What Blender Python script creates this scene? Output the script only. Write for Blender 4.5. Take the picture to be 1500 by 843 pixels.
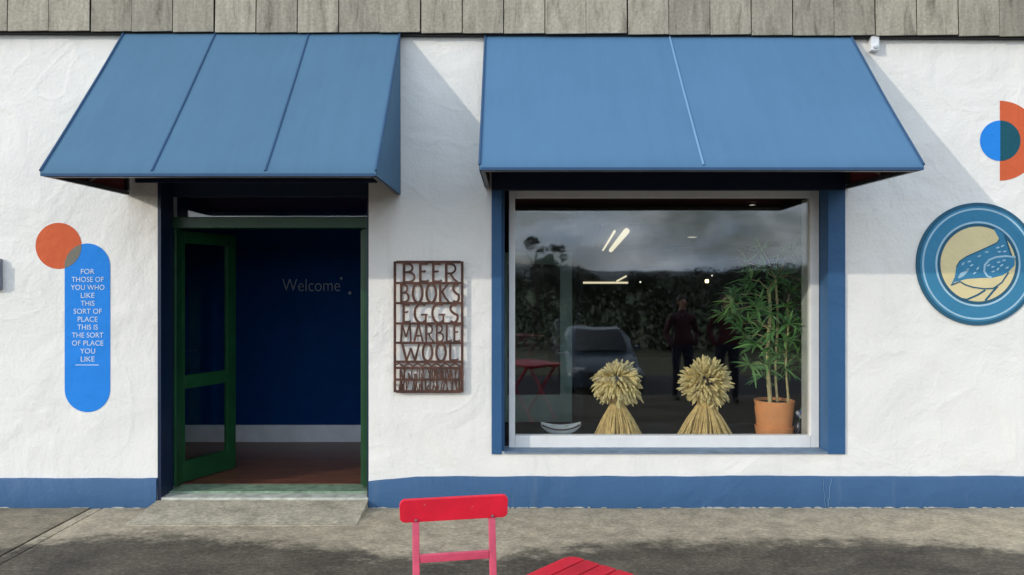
import bpy, bmesh, math, random
from mathutils import Vector, Matrix, noise

random.seed(7)
for o in list(bpy.data.objects):
    bpy.data.objects.remove(o, do_unlink=True)
scene = bpy.context.scene
C = scene.collection
R = math.radians

# ------------------------------------------------------------------ camera, sky, sun, exposure
D = 5.7                 # camera to wall
S = 190.0               # photograph pixels per metre on the wall plane
EYE = 1.69
cam_data = bpy.data.cameras.new('camera')
cam_data.sensor_width = 36.0
cam_data.lens = S * D * 36.0 / 1500.0
cam_data.clip_end = 6000
cam = bpy.data.objects.new('camera', cam_data)
cam.location = (0, -D, EYE)
cam.rotation_euler = (R(90), 0, 0)
C.objects.link(cam)
scene.camera = cam

SUN_TO = Vector((-1.55, -1.04, 0.63)).normalized()      # towards the sun
SUN_EL = math.asin(SUN_TO.z)
SUN_ROT = math.atan2(SUN_TO.x, SUN_TO.y)

world = bpy.data.worlds.new('World')
scene.world = world
world.use_nodes = True
wt = world.node_tree
wt.nodes.clear()
wo = wt.nodes.new('ShaderNodeOutputWorld')
wb = wt.nodes.new('ShaderNodeBackground')
wb.inputs['Strength'].default_value = 0.15
sky = wt.nodes.new('ShaderNodeTexSky')
sky.sky_type = 'NISHITA'
sky.sun_disc = False
sky.sun_elevation = SUN_EL
sky.sun_rotation = SUN_ROT
sky.dust_density = 1.5
tc = wt.nodes.new('ShaderNodeTexCoord')
mp = wt.nodes.new('ShaderNodeMapping')
mp.inputs['Scale'].default_value = (1.0, 1.0, 2.6)
nz = wt.nodes.new('ShaderNodeTexNoise')
nz.inputs['Scale'].default_value = 5.0
nz.inputs['Detail'].default_value = 7
nz.inputs['Roughness'].default_value = 0.58
nz.inputs['Distortion'].default_value = 0.35
cr = wt.nodes.new('ShaderNodeValToRGB')
cr.color_ramp.elements[0].position = 0.30
cr.color_ramp.elements[1].position = 0.60
nz2 = wt.nodes.new('ShaderNodeTexNoise')
nz2.inputs['Scale'].default_value = 8.0
nz2.inputs['Detail'].default_value = 5
cc = wt.nodes.new('ShaderNodeValToRGB')
cc.color_ramp.elements[0].position = 0.35
cc.color_ramp.elements[0].color = (8.6, 11.2, 14.8, 1)
cc.color_ramp.elements[1].position = 0.7
cc.color_ramp.elements[1].color = (19.0, 20.2, 22.0, 1)
mx = wt.nodes.new('ShaderNodeMixRGB')
wt.links.new(tc.outputs['Generated'], mp.inputs['Vector'])
wt.links.new(mp.outputs['Vector'], nz.inputs['Vector'])
wt.links.new(mp.outputs['Vector'], nz2.inputs['Vector'])
wt.links.new(nz.outputs['Fac'], cr.inputs['Fac'])
wt.links.new(nz2.outputs['Fac'], cc.inputs['Fac'])
wt.links.new(cr.outputs['Color'], mx.inputs['Fac'])
wt.links.new(sky.outputs['Color'], mx.inputs['Color1'])
wt.links.new(cc.outputs['Color'], mx.inputs['Color2'])
wt.links.new(mx.outputs['Color'], wb.inputs['Color'])
wt.links.new(wb.outputs['Background'], wo.inputs['Surface'])

sun_data = bpy.data.lights.new('sun', 'SUN')
sun_data.energy = 2.0
sun_data.angle = R(0.6)
sun_data.color = (1.0, 0.94, 0.84)
sun = bpy.data.objects.new('sun', sun_data)
sun.rotation_euler = (-SUN_TO).to_track_quat('-Z', 'Y').to_euler()
sun.location = SUN_TO * 40
C.objects.link(sun)

vs = scene.view_settings
vs.view_transform = 'Standard'
vs.look = 'None'
vs.gamma = 1.0
vs.exposure = -0.27
vs.use_curve_mapping = False
scene.render.engine = 'CYCLES'
scene.cycles.use_denoising = True
scene.cycles.max_bounces = 10
scene.cycles.transparent_max_bounces = 24
scene.cycles.sample_clamp_indirect = 6.0

# ------------------------------------------------------------------ materials
def new_mat(name):
    m = bpy.data.materials.new(name)
    m.use_nodes = True
    nt = m.node_tree
    return m, nt, nt.nodes['Principled BSDF']

def N(nt, t, **kw):
    n = nt.nodes.new(t)
    for k, v in kw.items():
        if k in n.inputs:
            n.inputs[k].default_value = v
        else:
            setattr(n, k, v)
    return n

def ramp(nt, stops):
    r = nt.nodes.new('ShaderNodeValToRGB')
    e = r.color_ramp.elements
    e[0].position, e[0].color = stops[0][0], tuple(stops[0][1]) + (1,)
    e[1].position, e[1].color = stops[-1][0], tuple(stops[-1][1]) + (1,)
    for p, c in stops[1:-1]:
        x = e.new(p)
        x.color = tuple(c) + (1,)
    return r

def mul(c, f):
    return tuple(max(0, min(1, x * f)) for x in c)

def paint(name, col, rough=0.5, var=0.12, scale=6.0, bump=0.0, bump_scale=60.0, spec=0.5, metal=0.0, rand=0.0, stretch=(1, 1, 1), chip=None):
    """plain surface with slight colour variation and fine relief"""
    m, nt, b = new_mat(name)
    L = nt.links.new
    t = N(nt, 'ShaderNodeTexCoord')
    mpn = N(nt, 'ShaderNodeMapping')
    mpn.inputs['Scale'].default_value = stretch
    L(t.outputs['Object'], mpn.inputs['Vector'])
    n1 = N(nt, 'ShaderNodeTexNoise', Scale=scale, Detail=6, Roughness=0.6)
    L(mpn.outputs['Vector'], n1.inputs['Vector'])
    r = ramp(nt, [(0.3, mul(col, 1 - var)), (0.7, mul(col, 1 + var))])
    L(n1.outputs['Fac'], r.inputs['Fac'])
    out = r.outputs['Color']
    if rand:
        oi = N(nt, 'ShaderNodeObjectInfo')
        mr = N(nt, 'ShaderNodeMapRange')
        mr.inputs['To Min'].default_value = 1 - rand
        mr.inputs['To Max'].default_value = 1 + rand
        L(oi.outputs['Random'], mr.inputs['Value'])
        hs = N(nt, 'ShaderNodeHueSaturation')
        L(mr.outputs['Result'], hs.inputs['Value'])
        L(out, hs.inputs['Color'])
        out = hs.outputs['Color']
    if chip:
        nc = N(nt, 'ShaderNodeTexNoise', Scale=chip[1], Detail=8, Roughness=0.7)
        L(mpn.outputs['Vector'], nc.inputs['Vector'])
        rc = ramp(nt, [(chip[2], (0, 0, 0)), (chip[2] + 0.03, (1, 1, 1))])
        L(nc.outputs['Fac'], rc.inputs['Fac'])
        mc = N(nt, 'ShaderNodeMixRGB')
        mc.inputs['Color2'].default_value = tuple(chip[0]) + (1,)
        L(rc.outputs['Color'], mc.inputs['Fac'])
        L(out, mc.inputs['Color1'])
        out = mc.outputs['Color']
    L(out, b.inputs['Base Color'])
    b.inputs['Roughness'].default_value = rough
    b.inputs['Specular IOR Level'].default_value = spec
    b.inputs['Metallic'].default_value = metal
    if bump:
        n2 = N(nt, 'ShaderNodeTexNoise', Scale=bump_scale, Detail=4)
        L(mpn.outputs['Vector'], n2.inputs['Vector'])
        bp = N(nt, 'ShaderNodeBump', Strength=1.0, Distance=bump)
        L(n2.outputs['Fac'], bp.inputs['Height'])
        L(bp.outputs['Normal'], b.inputs['Normal'])
    return m

def plaster_relief(nt, amount=1.0):
    """hand trowelled render: soft undulation, ridges and grit; returns a normal socket"""
    L = nt.links.new
    t = N(nt, 'ShaderNodeTexCoord')
    a = N(nt, 'ShaderNodeTexNoise', Scale=1.7, Detail=3, Roughness=0.5, Distortion=0.6)
    L(t.outputs['Object'], a.inputs['Vector'])
    w = N(nt, 'ShaderNodeTexNoise', Scale=1.5, Detail=3, Roughness=0.5, Distortion=0.9)
    L(t.outputs['Object'], w.inputs['Vector'])
    ridge = N(nt, 'ShaderNodeMath', operation='SUBTRACT')
    ridge.inputs[1].default_value = 0.5
    L(w.outputs['Fac'], ridge.inputs[0])
    ab = N(nt, 'ShaderNodeMath', operation='ABSOLUTE')
    L(ridge.outputs[0], ab.inputs[0])
    sm = N(nt, 'ShaderNodeMapRange', interpolation_type='SMOOTHSTEP')
    sm.inputs['From Min'].default_value = 0.0
    sm.inputs['From Max'].default_value = 0.06
    sm.inputs['To Min'].default_value = 1.0
    sm.inputs['To Max'].default_value = 0.0
    L(ab.outputs[0], sm.inputs['Value'])
    g = N(nt, 'ShaderNodeTexNoise', Scale=38, Detail=5, Roughness=0.65)
    L(t.outputs['Object'], g.inputs['Vector'])
    b1 = N(nt, 'ShaderNodeBump', Strength=1.0, Distance=0.040 * amount)
    L(a.outputs['Fac'], b1.inputs['Height'])
    b2 = N(nt, 'ShaderNodeBump', Strength=1.0, Distance=0.0017 * amount)
    L(sm.outputs['Result'], b2.inputs['Height'])
    L(b1.outputs['Normal'], b2.inputs['Normal'])
    b3 = N(nt, 'ShaderNodeBump', Strength=1.0, Distance=0.0050 * amount)
    L(g.outputs['Fac'], b3.inputs['Height'])
    L(b2.outputs['Normal'], b3.inputs['Normal'])
    return b3.outputs['Normal'], t, a

def wall_paint(name, col, rough=0.8, amount=1.0, dirt=0.0, var=0.05):
    m, nt, b = new_mat(name)
    L = nt.links.new
    nrm, t, a = plaster_relief(nt, amount)
    n = N(nt, 'ShaderNodeTexNoise', Scale=1.3, Detail=8, Roughness=0.65)
    L(t.outputs['Object'], n.inputs['Vector'])
    r = ramp(nt, [(0.3, mul(col, 1 - var)), (0.7, mul(col, 1 + var * 0.4))])
    L(n.outputs['Fac'], r.inputs['Fac'])
    out = r.outputs['Color']
    if dirt:
        mpn = N(nt, 'ShaderNodeMapping')
        mpn.inputs['Scale'].default_value = (9, 9, 0.9)
        L(t.outputs['Object'], mpn.inputs['Vector'])
        d = N(nt, 'ShaderNodeTexNoise', Scale=1.0, Detail=7, Roughness=0.7)
        L(mpn.outputs['Vector'], d.inputs['Vector'])
        rr = ramp(nt, [(0.56, (0, 0, 0)), (0.78, (dirt, dirt, dirt))])
        L(d.outputs['Fac'], rr.inputs['Fac'])
        mxn = N(nt, 'ShaderNodeMixRGB')
        mxn.inputs['Color2'].default_value = (0.42, 0.43, 0.37, 1)
        L(rr.outputs['Color'], mxn.inputs['Fac'])
        L(out, mxn.inputs['Color1'])
        out = mxn.outputs['Color']
    L(out, b.inputs['Base Color'])
    L(nrm, b.inputs['Normal'])
    b.inputs['Roughness'].default_value = rough
    b.inputs['Specular IOR Level'].default_value = 0.25
    return m

def glass_mat(name, tint=(1, 1, 1), wave=0.0, rough=0.0):
    """thin pane: clear, with the mirror reflection of a glass face"""
    m = bpy.data.materials.new(name)
    m.use_nodes = True
    nt = m.node_tree
    nt.nodes.clear()
    L = nt.links.new
    o = N(nt, 'ShaderNodeOutputMaterial')
    tr = N(nt, 'ShaderNodeBsdfTransparent')
    tr.inputs['Color'].default_value = tint + (1,)
    gl = N(nt, 'ShaderNodeBsdfGlossy')
    gl.inputs['Roughness'].default_value = rough
    lw = N(nt, 'ShaderNodeLayerWeight', Blend=0.5)          # facing = 1 - |cos|, the same from both sides of a face
    pw = N(nt, 'ShaderNodeMath', operation='POWER')
    pw.inputs[1].default_value = 5.0
    L(lw.outputs['Facing'], pw.inputs[0])
    ma = N(nt, 'ShaderNodeMath', operation='MULTIPLY_ADD')
    ma.inputs[1].default_value = 0.955
    ma.inputs[2].default_value = 0.045
    L(pw.outputs[0], ma.inputs[0])
    ms = N(nt, 'ShaderNodeMixShader')
    L(ma.outputs[0], ms.inputs['Fac'])
    L(tr.outputs['BSDF'], ms.inputs[1])
    L(gl.outputs['BSDF'], ms.inputs[2])
    L(ms.outputs['Shader'], o.inputs['Surface'])
    if wave:
        t = N(nt, 'ShaderNodeTexCoord')
        n = N(nt, 'ShaderNodeTexNoise', Scale=3.0, Detail=1)
        L(t.outputs['Object'], n.inputs['Vector'])
        bp = N(nt, 'ShaderNodeBump', Strength=1.0, Distance=wave)
        L(n.outputs['Fac'], bp.inputs['Height'])
        L(bp.outputs['Normal'], gl.inputs['Normal'])
    return m

def emit(name, col, strength):
    m = bpy.data.materials.new(name)
    m.use_nodes = True
    nt = m.node_tree
    nt.nodes.clear()
    o = N(nt, 'ShaderNodeOutputMaterial')
    e = N(nt, 'ShaderNodeEmission', Strength=strength)
    e.inputs['Color'].default_value = col + (1,)
    nt.links.new(e.outputs[0], o.inputs['Surface'])
    return m

def fabric(name, col, rough=0.75, var=0.06):
    m, nt, b = new_mat(name)
    L = nt.links.new
    t = N(nt, 'ShaderNodeTexCoord')
    n = N(nt, 'ShaderNodeTexNoise', Scale=1.4, Detail=5, Roughness=0.6)
    L(t.outputs['Object'], n.inputs['Vector'])
    mpn = N(nt, 'ShaderNodeMapping')
    mpn.inputs['Scale'].default_value = (14, 1.2, 1.2)
    L(t.outputs['Object'], mpn.inputs['Vector'])
    n3 = N(nt, 'ShaderNodeTexNoise', Scale=1.0, Detail=6, Roughness=0.7)
    L(mpn.outputs['Vector'], n3.inputs['Vector'])
    mxn = N(nt, 'ShaderNodeMath', operation='ADD')
    L(n.outputs['Fac'], mxn.inputs[0])
    L(n3.outputs['Fac'], mxn.inputs[1])
    r = ramp(nt, [(0.35, mul(col, 1 - var)), (0.65, mul(col, 1 + var))])
    hv = N(nt, 'ShaderNodeMath', operation='MULTIPLY')
    hv.inputs[1].default_value = 0.5
    L(mxn.outputs[0], hv.inputs[0])
    L(hv.outputs[0], r.inputs['Fac'])
    L(r.outputs['Color'], b.inputs['Base Color'])
    w = N(nt, 'ShaderNodeTexNoise', Scale=500, Detail=2)
    L(t.outputs['Object'], w.inputs['Vector'])
    b0 = N(nt, 'ShaderNodeBump', Strength=1.0, Distance=0.02)
    L(n.outputs['Fac'], b0.inputs['Height'])
    bp = N(nt, 'ShaderNodeBump', Strength=1.0, Distance=0.0004)
    L(w.outputs['Fac'], bp.inputs['Height'])
    L(b0.outputs['Normal'], bp.inputs['Normal'])
    L(bp.outputs['Normal'], b.inputs['Normal'])
    b.inputs['Roughness'].default_value = rough
    b.inputs['Specular IOR Level'].default_value = 0.3
    return m

def concrete(name, light=(0.44, 0.370, 0.262), dark=(0.038, 0.031, 0.023), stain=True):
    """old brushed concrete; a damp, algae darkened patch with its own outline"""
    m, nt, b = new_mat(name)
    L = nt.links.new
    t = N(nt, 'ShaderNodeTexCoord')
    sx = N(nt, 'ShaderNodeSeparateXYZ')
    L(t.outputs['Object'], sx.inputs[0])
    fine = N(nt, 'ShaderNodeTexNoise', Scale=40, Detail=7, Roughness=0.8)
    mid = N(nt, 'ShaderNodeTexNoise', Scale=7, Detail=7, Roughness=0.65)
    mpn = N(nt, 'ShaderNodeMapping')
    mpn.inputs['Scale'].default_value = (0.8, 1.0, 1.0)
    L(t.outputs['Object'], mpn.inputs['Vector'])
    L(mpn.outputs['Vector'], fine.inputs['Vector'])
    L(mpn.outputs['Vector'], mid.inputs['Vector'])
    r1 = ramp(nt, [(0.32, mul(light, 0.72)), (0.5, light), (0.72, mul(light, 1.3))])
    L(mid.outputs['Fac'], r1.inputs['Fac'])
    r2 = ramp(nt, [(0.30, (0.50, 0.49, 0.47)), (0.5, (0.92, 0.92, 0.92)), (0.70, (1.42, 1.40, 1.33))])
    L(fine.outputs['Fac'], r2.inputs['Fac'])
    m1 = N(nt, 'ShaderNodeMixRGB', blend_type='MULTIPLY')
    m1.inputs['Fac'].default_value = 1.0
    L(r1.outputs['Color'], m1.inputs['Color1'])
    L(r2.outputs['Color'], m1.inputs['Color2'])
    out = m1.outputs['Color']
    if stain:
        # outline of the damp patch: its edge lies e(x) metres in front of the wall
        fc = N(nt, 'ShaderNodeFloatCurve')
        pts = [(-4.2, 1.1), (-3.3, 0.80), (-2.6, 0.62), (-1.9, 0.68), (-1.3, 0.80), (-0.75, 0.98), (-0.15, 0.98), (0.3, 0.86),
               (0.9, 0.76), (1.8, 0.71), (2.5, 0.72), (2.95, 0.80), (3.4, 1.05), (4.2, 1.6)]
        cv = fc.mapping.curves[0]
        cv.points[0].location = ((pts[0][0] + 4.2) / 8.4, pts[0][1] / 2)
        cv.points[1].location = ((pts[-1][0] + 4.2) / 8.4, pts[-1][1] / 2)
        for px, py in pts[1:-1]:
            cv.points.new((px + 4.2) / 8.4, py / 2)
        fc.mapping.update()
        mr = N(nt, 'ShaderNodeMapRange')
        mr.inputs['From Min'].default_value = -4.2
        mr.inputs['From Max'].default_value = 4.2
        L(sx.outputs['X'], mr.inputs['Value'])
        L(mr.outputs['Result'], fc.inputs['Value'])
        e = N(nt, 'ShaderNodeMath', operation='MULTIPLY')
        e.inputs[1].default_value = 2.0
        L(fc.outputs['Value'], e.inputs[0])
        s = N(nt, 'ShaderNodeMath', operation='ADD')           # y + e(x) : negative inside the patch
        L(sx.outputs['Y'], s.inputs[0])
        L(e.outputs[0], s.inputs[1])
        wob = N(nt, 'ShaderNodeTexNoise', Scale=5.5, Detail=8, Roughness=0.75)
        L(mpn.outputs['Vector'], wob.inputs['Vector'])
        wm = N(nt, 'ShaderNodeMath', operation='MULTIPLY_ADD')
        wm.inputs[1].default_value = 0.9
        wm.inputs[2].default_value = -0.45
        L(wob.outputs['Fac'], wm.inputs[0])
        s2 = N(nt, 'ShaderNodeMath', operation='ADD')
        L(s.outputs[0], s2.inputs[0])
        L(wm.outputs[0], s2.inputs[1])
        mk = N(nt, 'ShaderNodeMapRange', interpolation_type='SMOOTHSTEP')
        mk.inputs['From Min'].default_value = -0.20
        mk.inputs['From Max'].default_value = 0.10
        mk.inputs['To Min'].default_value = 1.0
        mk.inputs['To Max'].default_value = 0.0
        L(s2.outputs[0], mk.inputs['Value'])
        big = N(nt, 'ShaderNodeTexNoise', Scale=2.2, Detail=6, Roughness=0.7)
        L(mpn.outputs['Vector'], big.inputs['Vector'])
        pr = N(nt, 'ShaderNodeMapRange')
        pr.inputs['From Min'].default_value = 0.3
        pr.inputs['From Max'].default_value = 0.7
        pr.inputs['To Min'].default_value = 1.0
        pr.inputs['To Max'].default_value = 0.72
        L(big.outputs['Fac'], pr.inputs['Value'])
        fm = N(nt, 'ShaderNodeMath', operation='MULTIPLY')
        L(mk.outputs['Result'], fm.inputs[0])
        L(pr.outputs['Result'], fm.inputs[1])
        dk = ramp(nt, [(0.3, mul(dark, 0.4)), (0.5, dark), (0.70, mul(dark, 3.2))])
        L(fine.outputs['Fac'], dk.inputs['Fac'])
        m2 = N(nt, 'ShaderNodeMixRGB')
        L(fm.outputs[0], m2.inputs['Fac'])
        L(out, m2.inputs['Color1'])
        L(dk.outputs['Color'], m2.inputs['Color2'])
        out = m2.outputs['Color']
    L(out, b.inputs['Base Color'])
    b.inputs['Roughness'].default_value = 0.85
    b.inputs['Specular IOR Level'].default_value = 0.3
    bp = N(nt, 'ShaderNodeBump', Strength=1.0, Distance=0.006)
    L(fine.outputs['Fac'], bp.inputs['Height'])
    bp2 = N(nt, 'ShaderNodeBump', Strength=1.0, Distance=0.012)
    L(mid.outputs['Fac'], bp2.inputs['Height'])
    L(bp2.outputs['Normal'], bp.inputs['Normal'])
    L(bp.outputs['Normal'], b.inputs['Normal'])
    return m

def slate_mat():
    m, nt, b = new_mat('weathered_slate')
    L = nt.links.new
    t = N(nt, 'ShaderNodeTexCoord')
    oi = N(nt, 'ShaderNodeObjectInfo')
    geo = N(nt, 'ShaderNodeNewGeometry')
    mpn = N(nt, 'ShaderNodeMapping')
    mpn.inputs['Scale'].default_value = (5.0, 3.0, 0.8)
    L(geo.outputs['Position'], mpn.inputs['Vector'])
    n = N(nt, 'ShaderNodeTexNoise', Scale=3.4, Detail=8, Roughness=0.68, Distortion=0.5)
    L(mpn.outputs['Vector'], n.inputs['Vector'])
    r = ramp(nt, [(0.30, (0.165, 0.148, 0.112)), (0.44, (0.32, 0.288, 0.228)), (0.72, (0.46, 0.42, 0.34))])
    L(n.outputs['Fac'], r.inputs['Fac'])
    n2 = N(nt, 'ShaderNodeTexNoise', Scale=45, Detail=5, Roughness=0.7)
    L(geo.outputs['Position'], n2.inputs['Vector'])
    r2 = ramp(nt, [(0.3, (0.72, 0.72, 0.70)), (0.7, (1.16, 1.15, 1.1))])
    L(n2.outputs['Fac'], r2.inputs['Fac'])
    mm = N(nt, 'ShaderNodeMixRGB', blend_type='MULTIPLY')
    mm.inputs['Fac'].default_value = 1
    L(r.outputs['Color'], mm.inputs['Color1'])
    L(r2.outputs['Color'], mm.inputs['Color2'])
    mr = N(nt, 'ShaderNodeMapRange')
    mr.inputs['To Min'].default_value = 0.82
    mr.inputs['To Max'].default_value = 1.16
    L(oi.outputs['Random'], mr.inputs['Value'])
    hs = N(nt, 'ShaderNodeHueSaturation')
    L(mr.outputs['Result'], hs.inputs['Value'])
    L(mm.outputs['Color'], hs.inputs['Color'])
    L(hs.outputs['Color'], b.inputs['Base Color'])
    b.inputs['Roughness'].default_value = 0.85
    bp = N(nt, 'ShaderNodeBump', Strength=1.0, Distance=0.004)
    L(n2.outputs['Fac'], bp.inputs['Height'])
    L(bp.outputs['Normal'], b.inputs['Normal'])
    return m

MAT = {
    'white_wall': wall_paint('white_wall_paint', (0.855, 0.825, 0.762), dirt=0.16),
    'blue_wall': wall_paint('blue_wall_paint', (0.048, 0.118, 0.235), rough=0.55, amount=0.9, dirt=0.10, var=0.10),
    'navy': paint('navy_gloss_paint_and_shade', (0.006, 0.018, 0.050), rough=0.4, bump=0.001),
    'blue_trim': wall_paint('blue_trim_paint', (0.038, 0.112, 0.235), rough=0.45, amount=0.6, var=0.1),
    'concrete': concrete('old_concrete'),
    'concrete_dirty': concrete('grimy_concrete', light=(0.275, 0.230, 0.160)),
    'apron': concrete('smooth_apron_concrete', light=(0.46, 0.405, 0.30), stain=False),
    'slate': slate_mat(),
    'awning': fabric('blue_awning_canvas', (0.072, 0.168, 0.285), var=0.06),
    'awning_door': fabric('greyer_blue_awning_canvas', (0.068, 0.153, 0.240), var=0.06),
    'awning_seam_dark': fabric('awning_dark_binding', (0.035, 0.085, 0.17)),
    'awning_seam_light': fabric('awning_light_seam', (0.16, 0.30, 0.46)),
    'lining': fabric('maroon_awning_lining', (0.15, 0.028, 0.028)),
    'awning_metal': paint('awning_dark_metal', (0.035, 0.035, 0.04), rough=0.45, var=0.3),
    'awning_metal_grey': paint('awning_grey_metal', (0.20, 0.19, 0.18), rough=0.45, var=0.3),
    'frame_white': paint('white_window_frame', (0.78, 0.77, 0.74), rough=0.4, var=0.06, bump=0.0008),
    'green': paint('green_door_paint', (0.008, 0.058, 0.019), rough=0.35, var=0.25, bump=0.0012, bump_scale=25),
    'green_pale': paint('pale_green_door_paint', (0.42, 0.60, 0.50), rough=0.5),
    'sill_pale': paint('worn_pale_threshold', (0.52, 0.52, 0.44), rough=0.7, var=0.3, scale=12, bump=0.003),
    'sill_green': paint('worn_green_threshold', (0.20, 0.29, 0.19), rough=0.6, var=0.4, scale=14, bump=0.002),
    'navy_wall': paint('navy_interior_wall', (0.0006, 0.032, 0.130), rough=0.7, spec=0.08, bump=0.002, bump_scale=12),
    'skirting': paint('white_skirting', (0.62, 0.63, 0.65), rough=0.5),
    'wood_floor': paint('brown_floor', (0.16, 0.065, 0.035), rough=0.35, var=0.35, scale=5, stretch=(1, 6, 1)),
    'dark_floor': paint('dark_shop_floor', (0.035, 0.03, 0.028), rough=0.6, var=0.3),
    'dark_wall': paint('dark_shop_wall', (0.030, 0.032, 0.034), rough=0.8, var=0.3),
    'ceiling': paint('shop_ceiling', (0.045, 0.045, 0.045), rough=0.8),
    'pale_jamb': paint('pale_inner_jamb', (0.50, 0.50, 0.46), rough=0.6),
    'glass': glass_mat('window_glass', (0.985, 0.993, 0.99), wave=0.0006, rough=0.022),
    'door_glass': glass_mat('door_glass', (0.98, 0.99, 0.985)),
    'lettering': paint('pale_lettering_paint', (0.27, 0.28, 0.30), rough=0.7),
    'orange': wall_paint('orange_mural_paint', (0.66, 0.125, 0.045), amount=0.7, var=0.08),
    'sky_blue': wall_paint('bright_blue_mural_paint', (0.020, 0.24, 0.74), amount=0.7, var=0.06),
    'overlap': wall_paint('brown_overlap_paint', (0.20, 0.19, 0.15), amount=0.7),
    'teal_dark': wall_paint('dark_teal_paint', (0.010, 0.09, 0.125), amount=0.7),
    'mural_white': paint('white_mural_lettering', (0.62, 0.72, 0.82), rough=0.7),
    'badge_blue': wall_paint('badge_blue_paint', (0.050, 0.225, 0.375), amount=0.6, var=0.1),
    'badge_rim': wall_paint('badge_rim_paint', (0.030, 0.115, 0.185), amount=0.6),
    'badge_light': paint('badge_light_line', (0.36, 0.55, 0.66), rough=0.7),
    'badge_cream': wall_paint('badge_cream_paint', (0.74, 0.62, 0.34), amount=0.6, var=0.1),
    'rust': paint('rusty_iron', (0.085, 0.036, 0.024), rough=0.85, var=0.55, scale=14, bump=0.002, bump_scale=90),
    'red': paint('red_chair_paint', (0.72, 0.013, 0.036), rough=0.45, var=0.14, scale=9, bump=0.0008, chip=((0.62, 0.16, 0.17), 22, 0.665)),
    'pink': paint('pinkish_red_paint', (0.62, 0.085, 0.145), rough=0.5, var=0.16, scale=12, bump=0.0008, chip=((0.62, 0.36, 0.36), 22, 0.665)),  # lighter pinkish red for posts and legs
    'red_table': paint('red_table_paint', (0.50, 0.008, 0.022), rough=0.45, var=0.18, scale=9, rand=0.12, bump=0.0008, chip=((0.5, 0.15, 0.15), 22, 0.665)),
    'steel': paint('dull_steel', (0.35, 0.35, 0.35), rough=0.4, metal=0.9),
    'terracotta': paint('terracotta', (0.88, 0.35, 0.13), rough=0.8, var=0.14, bump=0.001),
    'soil': paint('potting_soil', (0.03, 0.022, 0.016), rough=0.95, var=0.4, bump=0.01),
    'cane': paint('bamboo_cane', (0.56, 0.46, 0.22), rough=0.6, var=0.25, scale=9, stretch=(1, 1, 3)),
    'straw': paint('straw_stalks', (0.80, 0.57, 0.23), rough=0.7, var=0.28, scale=30),
    'ears': paint('wheat_ears', (0.86, 0.65, 0.30), rough=0.75, var=0.3, scale=40),
    'plastic_white': paint('white_plastic', (0.72, 0.72, 0.72), rough=0.4),
    'plastic_grey': paint('grey_plastic', (0.22, 0.23, 0.27), rough=0.5),
    'black': paint('black_rubber', (0.012, 0.012, 0.013), rough=0.7),
    'tarmac': paint('tarmac', (0.05, 0.05, 0.05), rough=0.9, var=0.3, scale=20, bump=0.006),
}

def leaf_mat(name, a, b_, trans=0.3):
    m, nt, b = new_mat(name)
    L = nt.links.new
    oi = N(nt, 'ShaderNodeObjectInfo')
    geo = N(nt, 'ShaderNodeNewGeometry')
    n = N(nt, 'ShaderNodeTexNoise', Scale=4.0, Detail=3)
    L(geo.outputs['Position'], n.inputs['Vector'])
    ad = N(nt, 'ShaderNodeMath', operation='ADD')
    L(oi.outputs['Random'], ad.inputs[0])
    L(n.outputs['Fac'], ad.inputs[1])
    hv = N(nt, 'ShaderNodeMath', operation='MULTIPLY')
    hv.inputs[1].default_value = 0.55
    L(ad.outputs[0], hv.inputs[0])
    r = ramp(nt, [(0.15, a), (0.85, b_)])
    L(hv.outputs[0], r.inputs['Fac'])
    L(r.outputs['Color'], b.inputs['Base Color'])
    b.inputs['Roughness'].default_value = 0.45
    if trans:
        tl = N(nt, 'ShaderNodeBsdfTranslucent')
        L(r.outputs['Color'], tl.inputs['Color'])
        ms = N(nt, 'ShaderNodeMixShader')
        ms.inputs['Fac'].default_value = trans
        out = nt.nodes['Material Output']
        L(b.outputs['BSDF'], ms.inputs[1])
        L(tl.outputs['BSDF'], ms.inputs[2])
        L(ms.outputs['Shader'], out.inputs['Surface'])
    return m

MAT['leaf'] = leaf_mat('bamboo_leaf', (0.045, 0.19, 0.060), (0.30, 0.55, 0.17))
MAT['far_leaf'] = leaf_mat('far_tree_leaf', (0.012, 0.020, 0.010), (0.022, 0.034, 0.014), trans=0.0)

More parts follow.
